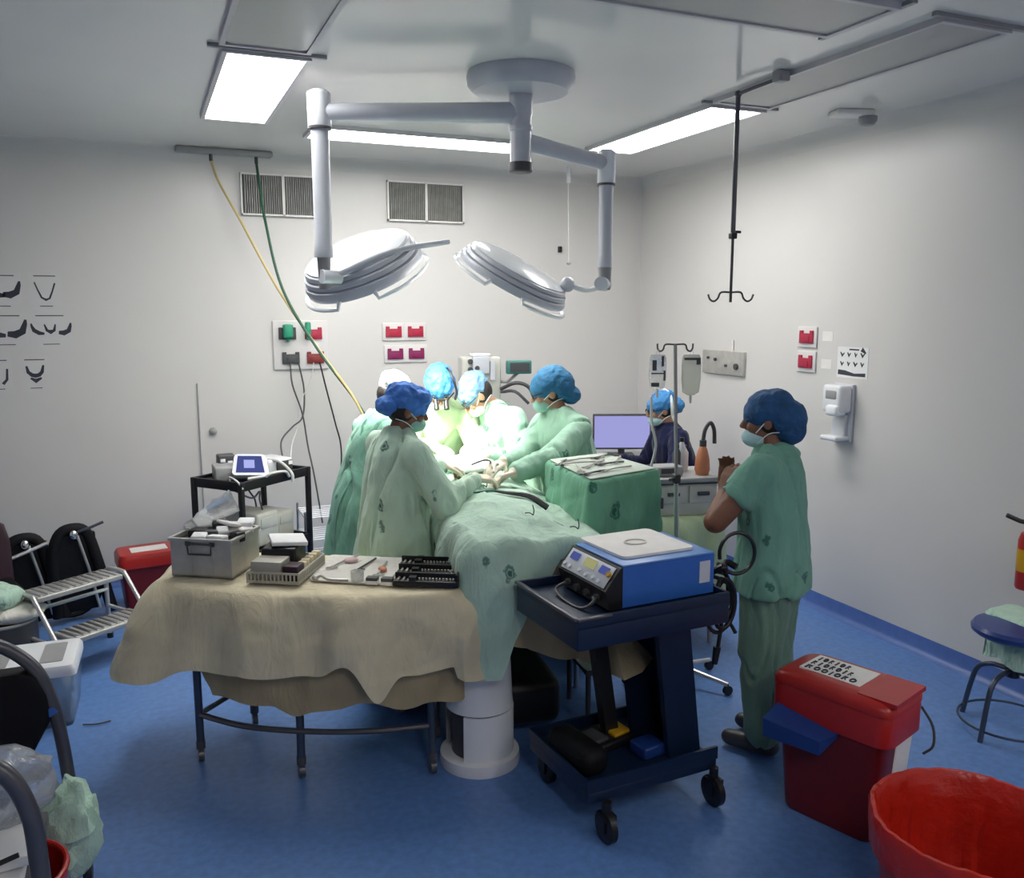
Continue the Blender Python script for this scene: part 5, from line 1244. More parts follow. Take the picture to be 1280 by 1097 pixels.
bag('drip_bag', 'clear drip bag with grey print on the left hook of the drip stand', tuple(tt + u * -0.078 + V((-0.01, 0.0, -0.05))), 0.085, 0.17, 'film', [(-0.02, -0.05, 0.02, 0.05), (0.02, -0.03, 0.012, 0.05), (-0.005, -0.09, 0.06, 0.006), (-0.015, -0.145, 0.04, 0.02), (0.03, -0.1, 0.01, 0.05)], -0.4)
bag('drip_bag', 'cloudy drip bag with a dark top strip on the right hook of the drip stand', tuple(tt + u * 0.078 + V((0.01, 0.0, -0.05))), 0.095, 0.20, 'bagfluid', [(0.0, -0.02, 0.08, 0.012), (0.03, -0.035, 0.02, 0.025)], -0.4)
cable('white drip tube hanging from the left bag down past the seated person', [tuple(tt + u * -0.078 + V((-0.005, 0.06, -0.26))), tuple(tt + V((-0.06, 0.1, -0.40))), tuple(tt + V((-0.02, 0.12, -0.52))), tuple(tt + V((-0.03, 0.16, -0.66))), tuple(tt + V((0.04, 0.3, -0.74)))], 0.007, 'whitecable', name='drip_tube')
# anaesthetist's table with the lilac monitor
t = thing('desk', 'grey work table in the back right corner under the lilac monitor', 'table', (3.42, 5.98, 0), R(-20))
b = MB(); b.box((0, 0, 0.785), (0.70, 0.42, 0.03), bev=0.005); obj('desk_top', b, 'lampgrey', t)
for x in (-0.31, 0.31):
    for y in (-0.17, 0.17):
        b = MB(); b.cyl((x, y, 0), (x, y, 0.77), 0.015); obj('leg', b, 'grey', t)
t = thing('computer_monitor', 'flat computer monitor glowing lilac in the back right corner', 'monitor', (3.44, 5.86, 0.80), R(-22))
b = MB(); b.box((0, 0, 0.19), (0.46, 0.03, 0.28), bev=0.006); obj('bezel', b, 'dkgrey', t)
b = MB(); b.box((0, -0.0165, 0.19), (0.435, 0.003, 0.25)); obj('screen', b, 'screen', t)
b = MB(); b.box((0, 0.02, 0.05), (0.05, 0.03, 0.10)); b.box((0, 0.02, 0.006), (0.20, 0.15, 0.012), bev=0.004); obj('stand', b, 'dkgrey', t)
# anaesthesia machine behind the surgeons
AN = V((2.40, 5.98, 0))
t = thing('anaesthesia_machine', 'pale anaesthesia machine standing behind the surgeons at the back wall', 'anaesthesia machine', AN, R(-8))
b = MB(); b.box((0, 0.05, 0.45), (0.50, 0.40, 0.78), bev=0.02); obj('cabinet', b, 'machine', t)
b = MB(); b.box((0, -0.02, 0.87), (0.56, 0.52, 0.04), bev=0.012); obj('work_top', b, 'lampgrey', t)
b = MB(); b.box((-0.08, 0.12, 1.24), (0.30, 0.16, 0.70), bev=0.015); obj('tower', b, 'machine', t)
b = MB(); b.box((-0.09, 0.03, 1.53), (0.13, 0.03, 0.13), bev=0.006); b.box((0.0, 0.032, 1.49), (0.035, 0.03, 0.14)); obj('gauge_panel', b, 'lampgrey', t)
for x, z in ((-0.17, 1.50), (-0.12, 1.51), (-0.17, 1.56)):
    b = MB(); b.cyl((x, 0.035, z), (x, 0.008, z), 0.018, n=16); obj('gauge', b, 'dkgrey', t)
b = MB(); b.box((-0.08, 0.11, 1.605), (0.14, 0.13, 0.02), bev=0.006); obj('top_plate', b, 'white', t)
b = MB(); b.box((0.19, -0.02, 1.515), (0.19, 0.06, 0.10), bev=0.01); m_ = obj('monitor', b, 'teal', t)
b = MB(); b.box((0.19, -0.052, 1.515), (0.15, 0.004, 0.066)); obj('screen', b, 'dkgrey', m_)
b = MB(); b.tube([(0.05, 0.1, 1.40), (0.12, 0.05, 1.40), (0.19, 0.0, 1.47)], 0.012); obj('monitor_arm', b, 'grey', t)
b = MB(); b.tube([(0.06, 0.02, 1.35), (0.16, -0.05, 1.40), (0.26, -0.08, 1.36), (0.30, -0.1, 1.22)], 0.014, smooth=4); b.tube([(0.06, 0.0, 1.33), (0.14, -0.1, 1.34), (0.24, -0.12, 1.25)], 0.012, smooth=4); obj('hose', b, 'dkgrey', t)
for x in (-0.21, 0.21):
    for y in (-0.12, 0.22):
        b = MB(); b.cyl((x - 0.015, y, 0.035), (x + 0.015, y, 0.035), 0.035); obj('caster', b, 'black', t)
# dark suction canister stand between the two middle surgeons
t = thing('suction_unit', 'dark grey suction unit standing between the two middle surgeons', 'suction unit', (1.98, 5.62, 0))
b = MB(); b.box((0, 0, 0.55), (0.12, 0.16, 1.06), bev=0.02); obj('unit_body', b, 'dkgrey', t)
b = MB(); b.cyl((0.0, -0.09, 1.02), (0.0, -0.09, 1.24), 0.05); b.cyl((0, -0.09, 1.24), (0, -0.09, 1.26), 0.055); obj('canister', b, 'black', t)
b = MB(); b.tube([(0.03, -0.1, 1.26), (0.06, -0.15, 1.32), (0.055, -0.2, 1.1), (0.03, -0.24, 0.95)], 0.011, smooth=5); obj('suction_hose', b, 'greytube', t)

# steel step behind the blue cart
FS = V((2.02, 3.54, 0)); FA = R(-6)
t = thing('foot_step', 'low steel footstep with dark frame on the floor behind the blue cart', 'footstep', FS, FA)
b = MB(); b.box((0.02, 0, 0.235), (0.34, 0.24, 0.012)); obj('tread', b, 'steel', t)
b = MB(); b.tube([(-0.16, -0.13, 0.24), (0.20, -0.13, 0.24), (0.20, 0.13, 0.24), (-0.16, 0.13, 0.24)], 0.014, closed=True); obj('frame_rim', b, 'greytube', t)
for x in (-0.15, 0.19):
    for y in (-0.125, 0.125):
        b = MB(); b.cyl((x, y, 0.0), (x, y, 0.235), 0.013); obj('leg', b, 'greytube', t)

# big red sharps bin
BN = V((2.40, 2.37, 0)); BA = R(-71)
t = thing('waste_bin', 'large red lidded waste bin with a white worded label on its lid', 'bin', BN, BA)
lx, ly = 0.46, 0.29
def rr(k, kx=1.0): return round_poly([(-lx / 2 * k * kx, -ly / 2 * k), (lx / 2 * k * kx, -ly / 2 * k), (lx / 2 * k * kx, ly / 2 * k), (-lx / 2 * k * kx, ly / 2 * k)], 0.06, 6)
b = MB(); b.ringlist([[V((x, y, z)) for x, y in rr(k)] for z, k in ((0.0, 0.78), (0.012, 0.81), (0.06, 0.83), (0.44, 0.95), (0.46, 0.97))]); obj('body', b, 'redbody', t)
b = MB(); b.ringlist([[V((x, y, z)) for x, y in rr(k)] for z, k in ((0.40, 0.985), (0.40, 1.03), (0.50, 1.03), (0.52, 1.0))]); obj('collar', b, 'red', t)
b = MB(); b.ringlist([[V((x, y, z + 0.012 * math.cos(x / lx * PI))) for x, y in rr(k)] for z, k in ((0.515, 1.04), (0.535, 1.04), (0.552, 0.99), (0.558, 0.90), (0.562, 0.55))]); l = obj('lid', b, 'red', t)
b = MB(); b.prism([(0.10, -0.12), (0.245, -0.12), (0.245, 0.12), (0.10, 0.12)], 0.553, 0.570); obj('lid_flap', b, 'red', l)
b = MB(); b.prism([(-0.16, -0.07), (0.085, -0.075), (0.085, 0.095), (-0.16, 0.095)], 0.566, 0.5735); lab = obj('lid_label', b, 'label', l)
def words(b, rows, z, x0, h, gap):
    """rows of dark letter-like strokes, too blurred to be read in the photo"""
    for r_, (y, spec) in enumerate(rows):
        x = x0
        for w, kind in spec:
            if kind == 'o':
                b.tube([V((x + w / 2 + w * 0.4 * math.cos(a), y + h * 0.4 * math.sin(a), z)) for a in [i * PI / 5 for i in range(10)]], 0.0035, closed=True, n=5)
            elif kind == 'l': b.box((x + w / 2, y, z), (w * 0.4, h, 0.002))
            elif kind == 'r': b.box((x + w * 0.2, y, z), (w * 0.3, h, 0.002)); b.box((x + w * 0.55, y + h * 0.3, z), (w * 0.5, h * 0.3, 0.002)); b.box((x + w * 0.7, y - h * 0.2, z), (w * 0.25, h * 0.4, 0.002), rz=0.5)
            x += w + gap
b = MB(); words(b, [(-0.045, [(0.026, 'r'), (0.022, 'o'), (0.022, 'o'), (0.012, 'l'), (0.022, 'o'), (0.020, 'r'), (0.024, 'o')]), (0.005, [(0.016, 'r'), (0.016, 'l'), (0.016, 'o'), (0.016, 'r'), (0.016, 'o'), (0.016, 'l'), (0.014, 'r')]), (0.055, [(0.014, 'l'), (0.014, 'o'), (0.014, 'r'), (0.014, 'l'), (0.014, 'o'), (0.014, 'r')])], 0.575, -0.145, 0.036, 0.009)
obj('label_lettering', b, 'ink', lab)
b = MB(); b.box((lx * 0.44, 0.03, 0.25), (0.012, 0.13, 0.28), bev=0.003, Mx=Matrix.Rotation(R(4.5), 4, 'Y')); obj('side_label', b, 'label', t)
b = MB(); b.tube([(0.22, 0.155, 0.47), (0.26, 0.17, 0.40), (0.27, 0.16, 0.33), (0.24, 0.15, 0.29)], 0.005, smooth=4); obj('side_handle', b, 'dkgrey', t)
b = MB(); b.ringlist([[V(p) for p in r] for r in ([(-0.20, -0.135, 0.44), (0.05, -0.135, 0.40), (0.05, -0.125, 0.39), (-0.20, -0.125, 0.43)], [(-0.19, -0.27, 0.415), (0.02, -0.23, 0.385), (0.02, -0.225, 0.33), (-0.19, -0.26, 0.34)])]); obj('blue_side_flap', b, 'bluebox', t)
# red bag-lined bucket in the corner
BK = V((2.235, 1.665, -0.0))
t = thing('red_bucket', 'wide open red bucket lined with a red bag in the bottom right corner', 'bucket', BK)
b = MB(); b.lathe([(0.02, 0), (0.22, 0), (0.235, 0.015), (0.285, 0.40), (0.275, 0.40), (0.225, 0.02), (0.02, 0.015)], n=64); obj('body', b, 'red', t)
b = MB(); n = 96; rs = []
for r_, z, am in ((0.292, 0.30, 0.004), (0.297, 0.36, 0.004), (0.300, 0.41, 0.005), (0.294, 0.424, 0.006), (0.282, 0.424, 0.006), (0.268, 0.40, 0.006), (0.25, 0.30, 0.012), (0.235, 0.20, 0.02), (0.20, 0.10, 0.025), (0.10, 0.05, 0.02), (0.02, 0.04, 0.0)):
    rs.append([V(((r_ + am * ridge(math.cos(2 * PI * i / n) * 4, math.sin(2 * PI * i / n) * 4, z * 6)) * math.cos(2 * PI * i / n), (r_ + am * ridge(math.cos(2 * PI * i / n) * 4, math.sin(2 * PI * i / n) * 4, z * 6)) * math.sin(2 * PI * i / n), z + am * nz(math.cos(2 * PI * i / n) * 9, math.sin(2 * PI * i / n) * 9, z))) for i in range(n)])
b.ringlist(rs, cap=False); obj('bag_liner', b, 'redbag', t)
# blue stool with green cloth
SS = V((3.62, 2.58, -0.035))
t = thing('stool', 'round stool with a blue seat and bent dark tube legs at the right edge', 'stool', SS, 0.2)
b = MB(); b.lathe([(0.02, 0.50), (0.17, 0.50), (0.185, 0.512), (0.187, 0.53), (0.175, 0.546), (0.10, 0.556), (0.01, 0.558)], n=48); obj('seat', b, 'bluestool', t)
b = MB(); b.cyl((0, 0, 0.30), (0, 0, 0.50), 0.03); obj('pillar', b, 'black', t)
for k in range(4):
    a = k * PI / 2 + PI * 0.98; c, s = math.cos(a), math.sin(a)
    b = MB(); b.tube([(0.03 * c, 0.03 * s, 0.33), (0.10 * c, 0.10 * s, 0.325), (0.16 * c, 0.16 * s, 0.29), (0.19 * c, 0.19 * s, 0.20), (0.225 * c, 0.225 * s, 0.01)], 0.012, smooth=5, n=10); obj('leg', b, 'bluetube', t)
b = MB(); b.tube([(0.212 * math.cos(a), 0.212 * math.sin(a), 0.085) for a in [i * PI / 16 for i in range(32)]], 0.006, closed=True); obj('foot_ring', b, 'bluetube', t)
o5 = round_poly([(-0.02, -0.20), (0.20, -0.19), (0.21, 0.19), (0.01, 0.17)], 0.06)
me = cloth(o5, lambda x, y: 0.566 + 0.006 * nz(x * 9, y * 9, 0), lambda x, y, s: (0.21 + 0.04 * nz(s * 9, 1, 1)) if y < 0.12 and x > -0.06 else 0.03, 0.06, 0.02, 6, n=120, h=14, seed=7.7)
me.transform(Matrix.Translation(SS))
solo_me('stool_cloth', 'pale green cloth folded over the right half of the blue stool', 'cloth', me, 'mint', tuple(SS + V((0.09, 0, 0.56))))

# ================================================================== PEOPLE
def smoothstep(a, b, x):
    t = max(0, min(1, (x - a) / (b - a))); return t * t * (3 - 2 * t)

def hand_shape(b, wrist, fdir, pnorm, side, curl=0.5, k=1.0, spread=0.12, s=1.0):
    """palm, four fingers of different length bent at the knuckles, thumb from the side of the palm.
    fdir points along the fingers, pnorm out of the palm; side +1 right hand, -1 left"""
    f = fdir.normalized(); pn = (pnorm - f * pnorm.dot(f)).normalized(); w = f.cross(pn) * side   # w points to the thumb side
    kn = wrist + f * (0.085 * s)
    for q in (-0.026, -0.009, 0.009, 0.026):
        b.cap(wrist + w * (q * 0.7 * s) + f * 0.012, kn + w * (q * s), 0.0145 * k * s, 0.0135 * k * s, 10)
    lens = {0.028: 0.92, 0.0095: 1.0, -0.0095: 0.95, -0.028: 0.76}
    for i, (q, ln) in enumerate(lens.items()):
        p = kn + w * (q * s); d = (f + w * (q * spread * 30)).normalized(); ax = d.cross(pn).normalized(); r = 0.0092 * k * s
        for j, L in enumerate((0.044, 0.027, 0.021)):
            ang = curl * (0.55, 0.85, 0.6)[j] * (1 + 0.12 * (i - 1.5))
            d = (Quaternion(ax, ang) @ d).normalized()
            p2 = p + d * (L * ln * s); b.cap(p, p2, r, r * 0.93, 10, k=3); p = p2; r *= 0.93
    p = wrist + f * (0.022 * s) + w * (0.022 * s); d = (f * 0.62 + w * 0.72 + pn * 0.35).normalized(); r = 0.0115 * k * s
    for j, L in enumerate((0.042, 0.032, 0.024)):
        p2 = p + d * (L * s); b.cap(p, p2, r, r * 0.92, 10, k=3); p = p2; r *= 0.92
        d = (d + (f * 0.35 - w * 0.28 + pn * 0.25 * curl)).normalized()

def ik(S, W, L1, L2, pole):
    d = W - S; D = d.length
    if D > (L1 + L2) * 0.985:
        W = S + d.normalized() * (L1 + L2) * 0.985; d = W - S; D = d.length
    u = d.normalized(); a = (L1 * L1 - L2 * L2 + D * D) / (2 * D); h = math.sqrt(max(0, L1 * L1 - a * a))
    n = (pole - u * pole.dot(u)).normalized()
    return S + u * a + n * h, W

def person(label, x, y, yaw, H=1.62, lean=0.0, hyaw=None, hpitch=0.0, side=0.0, hands=None, outfit='gown', gown='gown', cap='capblue', lobes=(), mask='mask',
           skin='skin', gloves=True, seated=False, glasses=False, seed=0.0, capscale=1.0, maskdrop=0.0, wrinkle=1.0, curl=0.6, widen=1.0, armk=1.0, capoff=(0, 0), shoulder=0.0, hem=0.33):
    s = H / 1.70
    yw = R(yaw); F = V((math.cos(yw), math.sin(yw), 0)); Rt = V((math.sin(yw), -math.cos(yw), 0)); U = V((0, 0, 1))
    O = V((x, y, 0)); drop = 0.215 if seated else 0.0
    le = R(lean); sd = R(side)
    def P(r, f, z):
        """body point: right, forward, up for a 1.70 m figure; the part above the hips leans"""
        if z > 0.86:
            t = smoothstep(0.86, 1.12, z); a = le * (0.35 + 0.65 * t); dz = z - 0.92
            f, z = f * math.cos(a) + dz * math.sin(a), 0.92 + dz * math.cos(a) - f * math.sin(a)
            dz = z - 0.92; r, z = r * math.cos(sd) + dz * math.sin(sd), 0.92 + dz * math.cos(sd)
        return O + (Rt * r + F * f + U * (z - drop)) * s
    hy = R(hyaw if hyaw is not None else yaw); hp = R(hpitch)
    hF0 = V((math.cos(hy), math.sin(hy), 0)); hR = V((math.sin(hy), -math.cos(hy), 0))
    hF = hF0 * math.cos(hp) - U * math.sin(hp); hU = hF0 * math.sin(hp) + U * math.cos(hp)
    HM = Matrix((hR, hF, hU)).transposed()
    neck = P(0, 0.0, 1.45); HC = neck + (hU * 0.125 + hF * 0.03) * s
    def Hp(r, f, u): return HC + (hR * r + hF * f + hU * u) * s
    # ---------------- arms
    arms = {}
    for sg, nm in ((1, 'R'), (-1, 'L')):
        S = P(0.165 * sg * widen, 0.0, 1.36 + shoulder)
        spec = (hands or {}).get(nm)
        if spec:
            W = V(spec[0]); fd = V(spec[1]); pn = V(spec[2]); pole = V(spec[3]) if len(spec) > 3 else (Rt * sg * 0.5 - U * 0.9 - F * 0.25)
        else:
            W = P(0.25 * sg, 0.06, 0.90); fd = V((0, 0, -1)) + F * 0.2; pn = -Rt * sg; pole = -F + Rt * sg * 0.3
        E_, W = ik(S, W, 0.30 * s, 0.255 * s, pole)
        arms[nm] = (S, E_, W, fd.normalized(), pn)
    # ---------------- body: one continuous surface
    b = MB()
    rings = []
    def ell_ring(c, rx, ry, ax=Rt, ay=F, n=20): return [c + ax * (rx * s * math.cos(2 * PI * i / n)) + ay * (ry * s * math.sin(2 * PI * i / n)) for i in range(n)]
    for z, rx, ry, f in ((0.84, .09, .07, 0), (0.88, .155, .105, 0), (0.95, .165, .115, 0), (1.06, .14, .10, 0), (1.2, .155, .105, .0), (1.32, .165, .10, 0), (1.39, .14, .08, 0), (1.44, .07, .06, 0)):
        rings.append(ell_ring(P(0, f, z), rx, ry))
    b.ringlist(rings)
    b.cap(P(0, 0, 1.40), HC - hU * 0.05 * s - hF * 0.01 * s, 0.058 * s, 0.052 * s)
    b.ell(Hp(0, -0.005, 0.015), (0.074 * s, 0.094 * s, 0.098 * s), HM)
    b.ell(Hp(0, 0.028, -0.05), (0.056 * s, 0.060 * s, 0.062 * s), HM)
    b.ell(Hp(0, 0.066, -0.088), (0.026 * s, 0.022 * s, 0.020 * s), HM)
    b.cap(Hp(0, 0.086, 0.012), Hp(0, 0.108, -0.028), 0.008 * s, 0.0125 * s, 10)
    b.ell(Hp(0, 0.098, -0.033), (0.017 * s, 0.012 * s, 0.009 * s), HM)
    b.cap(Hp(-0.04, 0.078, 0.022), Hp(0.04, 0.078, 0.022), 0.010 * s, 0.010 * s, 10)
    for sg in (-1, 1):
        b.ell(Hp(0.075 * sg, -0.008, -0.012), (0.010 * s, 0.020 * s, 0.032 * s), HM)
        b.ell(Hp(0.042 * sg, 0.066, -0.028), (0.020 * s, 0.020 * s, 0.020 * s), HM)
    b.ell(Hp(0, 0.086, -0.062), (0.024 * s, 0.010 * s, 0.006 * s), HM); b.ell(Hp(0, 0.084, -0.071), (0.020 * s, 0.010 * s, 0.007 * s), HM)
    for nm, (S, E_, W, fd, pn) in arms.items():
        sg = 1 if nm == 'R' else -1
        b.cap(S - Rt * sg * 0.04 * s, S, 0.06 * s, 0.056 * s)
        b.cap(S, E_, 0.054 * s * armk, 0.046 * s * armk); b.cap(E_, W, 0.045 * s * armk, 0.027 * s)
        hand_shape(b, W, fd, pn, sg, curl, 0.93 if gloves else 1.0, s=s * 0.98)
    legs = []
    for sg in (-1, 1):
        if seated:
            hip = P(0.09 * sg, 0, 0.90); kn = hip + (F * 0.42 + U * (-0.01)) * s; an = V((kn.x, kn.y, 0.08 * s)) + F * 0.02 * s
        else:
            hip = P(0.09 * sg, 0, 0.90); kn = O + (Rt * 0.095 * sg + F * 0.01 + U * 0.48) * s; an = O + (Rt * 0.10 * sg - F * 0.02 + U * 0.08) * s
        b.cap(hip, kn, 0.085 * s, 0.055 * s); b.cap(kn, an, 0.054 * s, 0.035 * s)
        b.cap(V((an.x, an.y, 0.04)) - F * 0.03, V((an.x, an.y, 0.032)) + F * 0.15 * s, 0.036 * s, 0.03 * s)
        legs.append((hip, kn, an))
    me = remesh(b, 0.0062, 3, 0.5)
    me.transform(Matrix.Translation(-O))
    body = link('person', me, skin, None, O, 60)
    tag(body, label, 'person')
    def child(name, mb_or_me, mats, parent=None, sharp=60):
        m_ = mb_or_me.done(name) if isinstance(mb_or_me, MB) else mb_or_me
        m_.transform(Matrix.Translation(-O))
        return link(name, m_, mats, parent or body, None, sharp)
    # ---------------- eyes, brows, hair
    for sg in (-1, 1):
        b = MB(); b.ell(Hp(0.031 * sg, 0.079, 0.002), (0.012 * s, 0.0095 * s, 0.0068 * s), HM, 12, 8); child('eye', b, 'eye')
        b = MB(); b.tube([Hp(0.016 * sg, 0.0915, 0.021), Hp(0.032 * sg, 0.089, 0.026), Hp(0.050 * sg, 0.078, 0.020)], 0.0045 * s, n=6, smooth=3); child('eyebrow', b, 'hair')
    b = MB(); b.ell(Hp(0, -0.022, 0.0), (0.079 * s, 0.088 * s, 0.082 * s), HM)
    child('hair', b, 'hair')
    # ---------------- clothing
    def folds(me, amp, kx, kz, sd_, skirt=True):
        Oi = O
        def fn(co, n):
            l = co - Oi; r = l.dot(Rt); f = l.dot(F); z = l.z
            th = math.atan2(f, r)
            q = nz(r * kx * 0.9 + 0.5 * z + sd_, f * kx - sd_, z * kz); v = -amp * 0.9 * math.exp(-(q / 0.07) ** 2) + amp * 0.55 * ridge(r * kx + sd_, f * kx - sd_, z * kz) + amp * 0.3 * nz(r * 13 + sd_, f * 13, z * 7) + amp * 0.25 * ridge(r * 20, f * 20 + sd_, z * 8)
            if skirt and z < 1.0 * s: v += amp * 1.5 * smoothstep(1.05 * s, 0.5 * s, z) * math.sin(th * 9 + 2.5 * nz(th * 2, sd_, z))
            return v
        displace(me, fn)
    if outfit == 'gown':
        b = MB()
        prof = [(1.475, .066, .062, -.005), (1.45, .085, .075, 0), (1.42, .12, .09, 0), (1.38, .165, .11, 0), (1.33, .19, .125, 0), (1.25, .20, .14, .005), (1.10, .205, .15, .0), (0.98, .215, .16, 0), (0.84, .235, .175, 0), (0.6, .265, .205, 0), (hem, .285, .225, 0)]
        b.ringlist([ell_ring(P(0, f, z), rx * widen, ry, n=28) for z, rx, ry, f in prof])
        for nm, (S, E_, W, fd, pn) in arms.items():
            sg = 1 if nm == 'R' else -1
            b.cap(S - Rt * sg * 0.05 * s, S, 0.078 * s, 0.070 * s)
            b.cap(S, E_, 0.071 * s, 0.068 * s); W2 = E_.lerp(W, 0.90)
            b.cap(E_, W2, 0.069 * s, 0.043 * s)
        me = remesh(b, 0.0095, 7, 0.6); folds(me, 0.020, 7, 2.0, seed)
        g = child('gown', me, gown)
        # overlap seam down the back with ties
        b = MB(); 
        pts = [P(0.05 + 0.02 * math.sin(z_ * 9 + seed), -(0.118 + 0.11 * (1.40 - z_) * (1 if z_ < 1.1 else 0.3)) , z_) for z_ in (1.38, 1.25, 1.1, 0.95, 0.8, 0.65, 0.5)]
        b.tube(pts, 0.006, n=6, smooth=4); child('back_seam', b, gown, g)
    elif outfit in ('scrub', 'navy'):
        m_ = gown
        b = MB()
        prof = [(1.465, .072, .068, -.005), (1.44, .09, .08, 0), (1.41, .13, .095, 0), (1.37, .175, .115, 0), (1.32, .198, .13, 0), (1.25, .205, .14, .0), (1.10, .195, .142, .0), (0.98, .20, .150, 0), (0.86, .222, .165, 0), (0.79 if not seated else 0.86, .225, .17, 0)]
        b.ringlist([ell_ring(P(0, f, z), rx * widen, ry, n=28) for z, rx, ry, f in prof])
        for nm, (S, E_, W, fd, pn) in arms.items():
            sg = 1 if nm == 'R' else -1
            b.cap(S - Rt * sg * 0.05 * s, S, 0.078 * s, 0.072 * s)
            if outfit == 'scrub': b.cyl(S, S.lerp(E_, 0.56), 0.072 * s, 0.080 * s, 24); b.cap(S, S.lerp(E_, 0.38), 0.074 * s, 0.074 * s)
            else: b.cap(S, E_, 0.074 * s, 0.066 * s); b.cap(E_, E_.lerp(W, 0.9), 0.066 * s, 0.040 * s)
        me = remesh(b, 0.009, 6, 0.6); folds(me, 0.015, 7, 2.4, seed, False)
        child('scrub_top', me, m_)
        b = MB()
        if seated:
            b.cap(P(-0.09, 0, 0.92), P(0.09, 0, 0.92), 0.13 * s, 0.13 * s)
            for hip, kn, an in legs: b.cap(hip, kn, 0.11 * s, 0.085 * s); b.cap(kn, V((an.x, an.y, 0.14)), 0.08 * s, 0.07 * s)
        else:
            b.ringlist([ell_ring(P(0, 0, z), rx, ry, n=24) for z, rx, ry in ((1.0, .165, .12), (0.92, .195, .145), (0.84, .195, .145), (0.78, .15, .12))])
            for hip, kn, an in legs:
                b.cap(hip + V((0, 0, -0.04)), kn, 0.118 * s, 0.095 * s); b.cap(kn, V((an.x, an.y, 0.12)), 0.094 * s, 0.088 * s)
        me = remesh(b, 0.010, 5, 0.6); folds(me, 0.014, 9, 2.5, seed + 3, False)
        child('trousers', me, 'scrubleg' if outfit == 'scrub' else gown)
    if outfit == 'gown':
        b = MB()
        for hip, kn, an in legs: b.cap(kn, V((an.x, an.y, 0.10)), 0.08 * s, 0.075 * s)
        child('trousers', remesh(b, 0.012, 3), 'gowndeep')
    for hip, kn, an in legs:
        b = MB(); b.cap(V((an.x, an.y, 0.046)) - F * 0.035, V((an.x, an.y, 0.042)) + F * 0.16 * s, 0.044 * s, 0.038 * s); b.cap(V((an.x, an.y, 0.05)), V((an.x, an.y, 0.085)), 0.042 * s, 0.042 * s)
        for v in b.bm.verts: v.co.z = max(v.co.z, 0.0)
        child('shoe', remesh(b, 0.010, 2), 'dkgrey')
    if gloves:
        for nm, (S, E_, W, fd, pn) in arms.items():
            b = MB(); sg = 1 if nm == 'R' else -1
            hand_shape(b, W, fd, pn, sg, curl, 1.08, s=s)
            b.cap(E_.lerp(W, 0.72), W, 0.040 * s, 0.033 * s)
            child('glove', remesh(b, 0.0050, 2, 0.4), 'glove')
    # ---------------- bouffant cap
    b = MB(); k = capscale
    tilt = Matrix.Rotation(R(-24), 3, 'X')
    HMt = HM @ tilt
    b.ell(Hp(0, -0.012 + capoff[0], 0.045 + capoff[1]), (0.088 * s * k, 0.112 * s * k, 0.082 * s * k), HMt, 28, 18)
    for (r, f, u, ra, rb, rc) in lobes: b.ell(Hp(r, f, u), (ra * s, rb * s, rc * s), HM, 24, 16)
    me = remesh(b, 0.0065, 5, 0.5)
    displace(me, lambda co, n: wrinkle * 0.0075 * ridge((co - HC).dot(hR) * 22 + seed, (co - HC).dot(hF) * 22, (co - HC).dot(hU) * 22) + wrinkle * 0.006 * nz(co.x * 40, co.y * 40, co.z * 40 + seed))
    capo = child('cap', me, cap)
    # ---------------- mask
    if mask:
        b = MB(); md = maskdrop
        b.ell(Hp(0, 0.046, -0.062 - md), (0.056 * s, 0.066 * s, 0.047 * s), HM, 24, 16)
        mo = child('mask', b, mask)
        for sg in (-1, 1):
            b = MB(); b.tube([Hp(0.058 * sg, 0.045, -0.035 - md), Hp(0.080 * sg, 0.0, -0.005), Hp(0.076 * sg, -0.03, 0.02)], 0.0025, n=6, smooth=3)
            b.tube([Hp(0.052 * sg, 0.04, -0.085 - md), Hp(0.070 * sg, -0.01, -0.06), Hp(0.06 * sg, -0.06, -0.055)], 0.0025, n=6, smooth=3); child('mask_strap', b, 'bandcloth', mo)
    if glasses:
        b = MB()
        for sg in (-1, 1):
            b.tube([Hp(0.032 * sg + 0.023 * math.cos(a), 0.100, 0.0 + 0.017 * math.sin(a)) for a in [i * PI / 8 for i in range(16)]], 0.0028 * s, closed=True, n=6)
            b.tube([Hp(0.055 * sg, 0.098, 0.004), Hp(0.076 * sg, 0.05, 0.006), Hp(0.080 * sg, -0.005, 0.004)], 0.0028 * s, n=6)
        b.tube([Hp(-0.01, 0.101, 0.004), Hp(0.01, 0.101, 0.004)], 0.0028, n=6)
        child('glasses', b, 'black')
    return dict(body=body, Hp=Hp, HM=HM, P=P, F=F, Rt=Rt, child=child, cap=capo, s=s)

DN = V((0, 0, -1))
# nearest gowned figure on the left of the table, in profile to the right
p1 = person('person in pale green gown and ruffled blue cap, nearest figure left of the table', 1.08, 3.98, 16, 1.60, lean=2, hyaw=-6, hpitch=14,
       hands={'R': ((1.45, 3.86, 1.135), (0.95, 0.15, -0.15), (0.1, 0.3, -1)), 'L': ((1.38, 4.16, 1.15), (0.85, 0.25, -0.3), (0, -0.2, -1))},
       gown='gownpale', cap='capbright', skin='skindark', mask='maskgreen', seed=1.0, lobes=((0, -0.10, 0.0, 0.075, 0.06, 0.05), (0, 0.02, 0.075, 0.08, 0.09, 0.05)), capscale=1.02, hem=0.36)
# further figure behind, only back and cap visible, lamp glare put in as white cap colour
p0 = person('person in darker green gown and cap coloured white for glare, half hidden at far left', 1.05, 4.52, 12, 1.64, lean=14, hyaw=8, hpitch=28,
       hands={'R': ((1.46, 4.48, 1.12), (0.9, 0.3, -0.2), (0, 0.3, -1)), 'L': ((1.44, 4.72, 1.12), (0.9, 0.1, -0.3), (0, -0.3, -1))},
       gown='gowndeep', cap='capglare', mask='maskwhite', seed=4.0, hem=0.36)
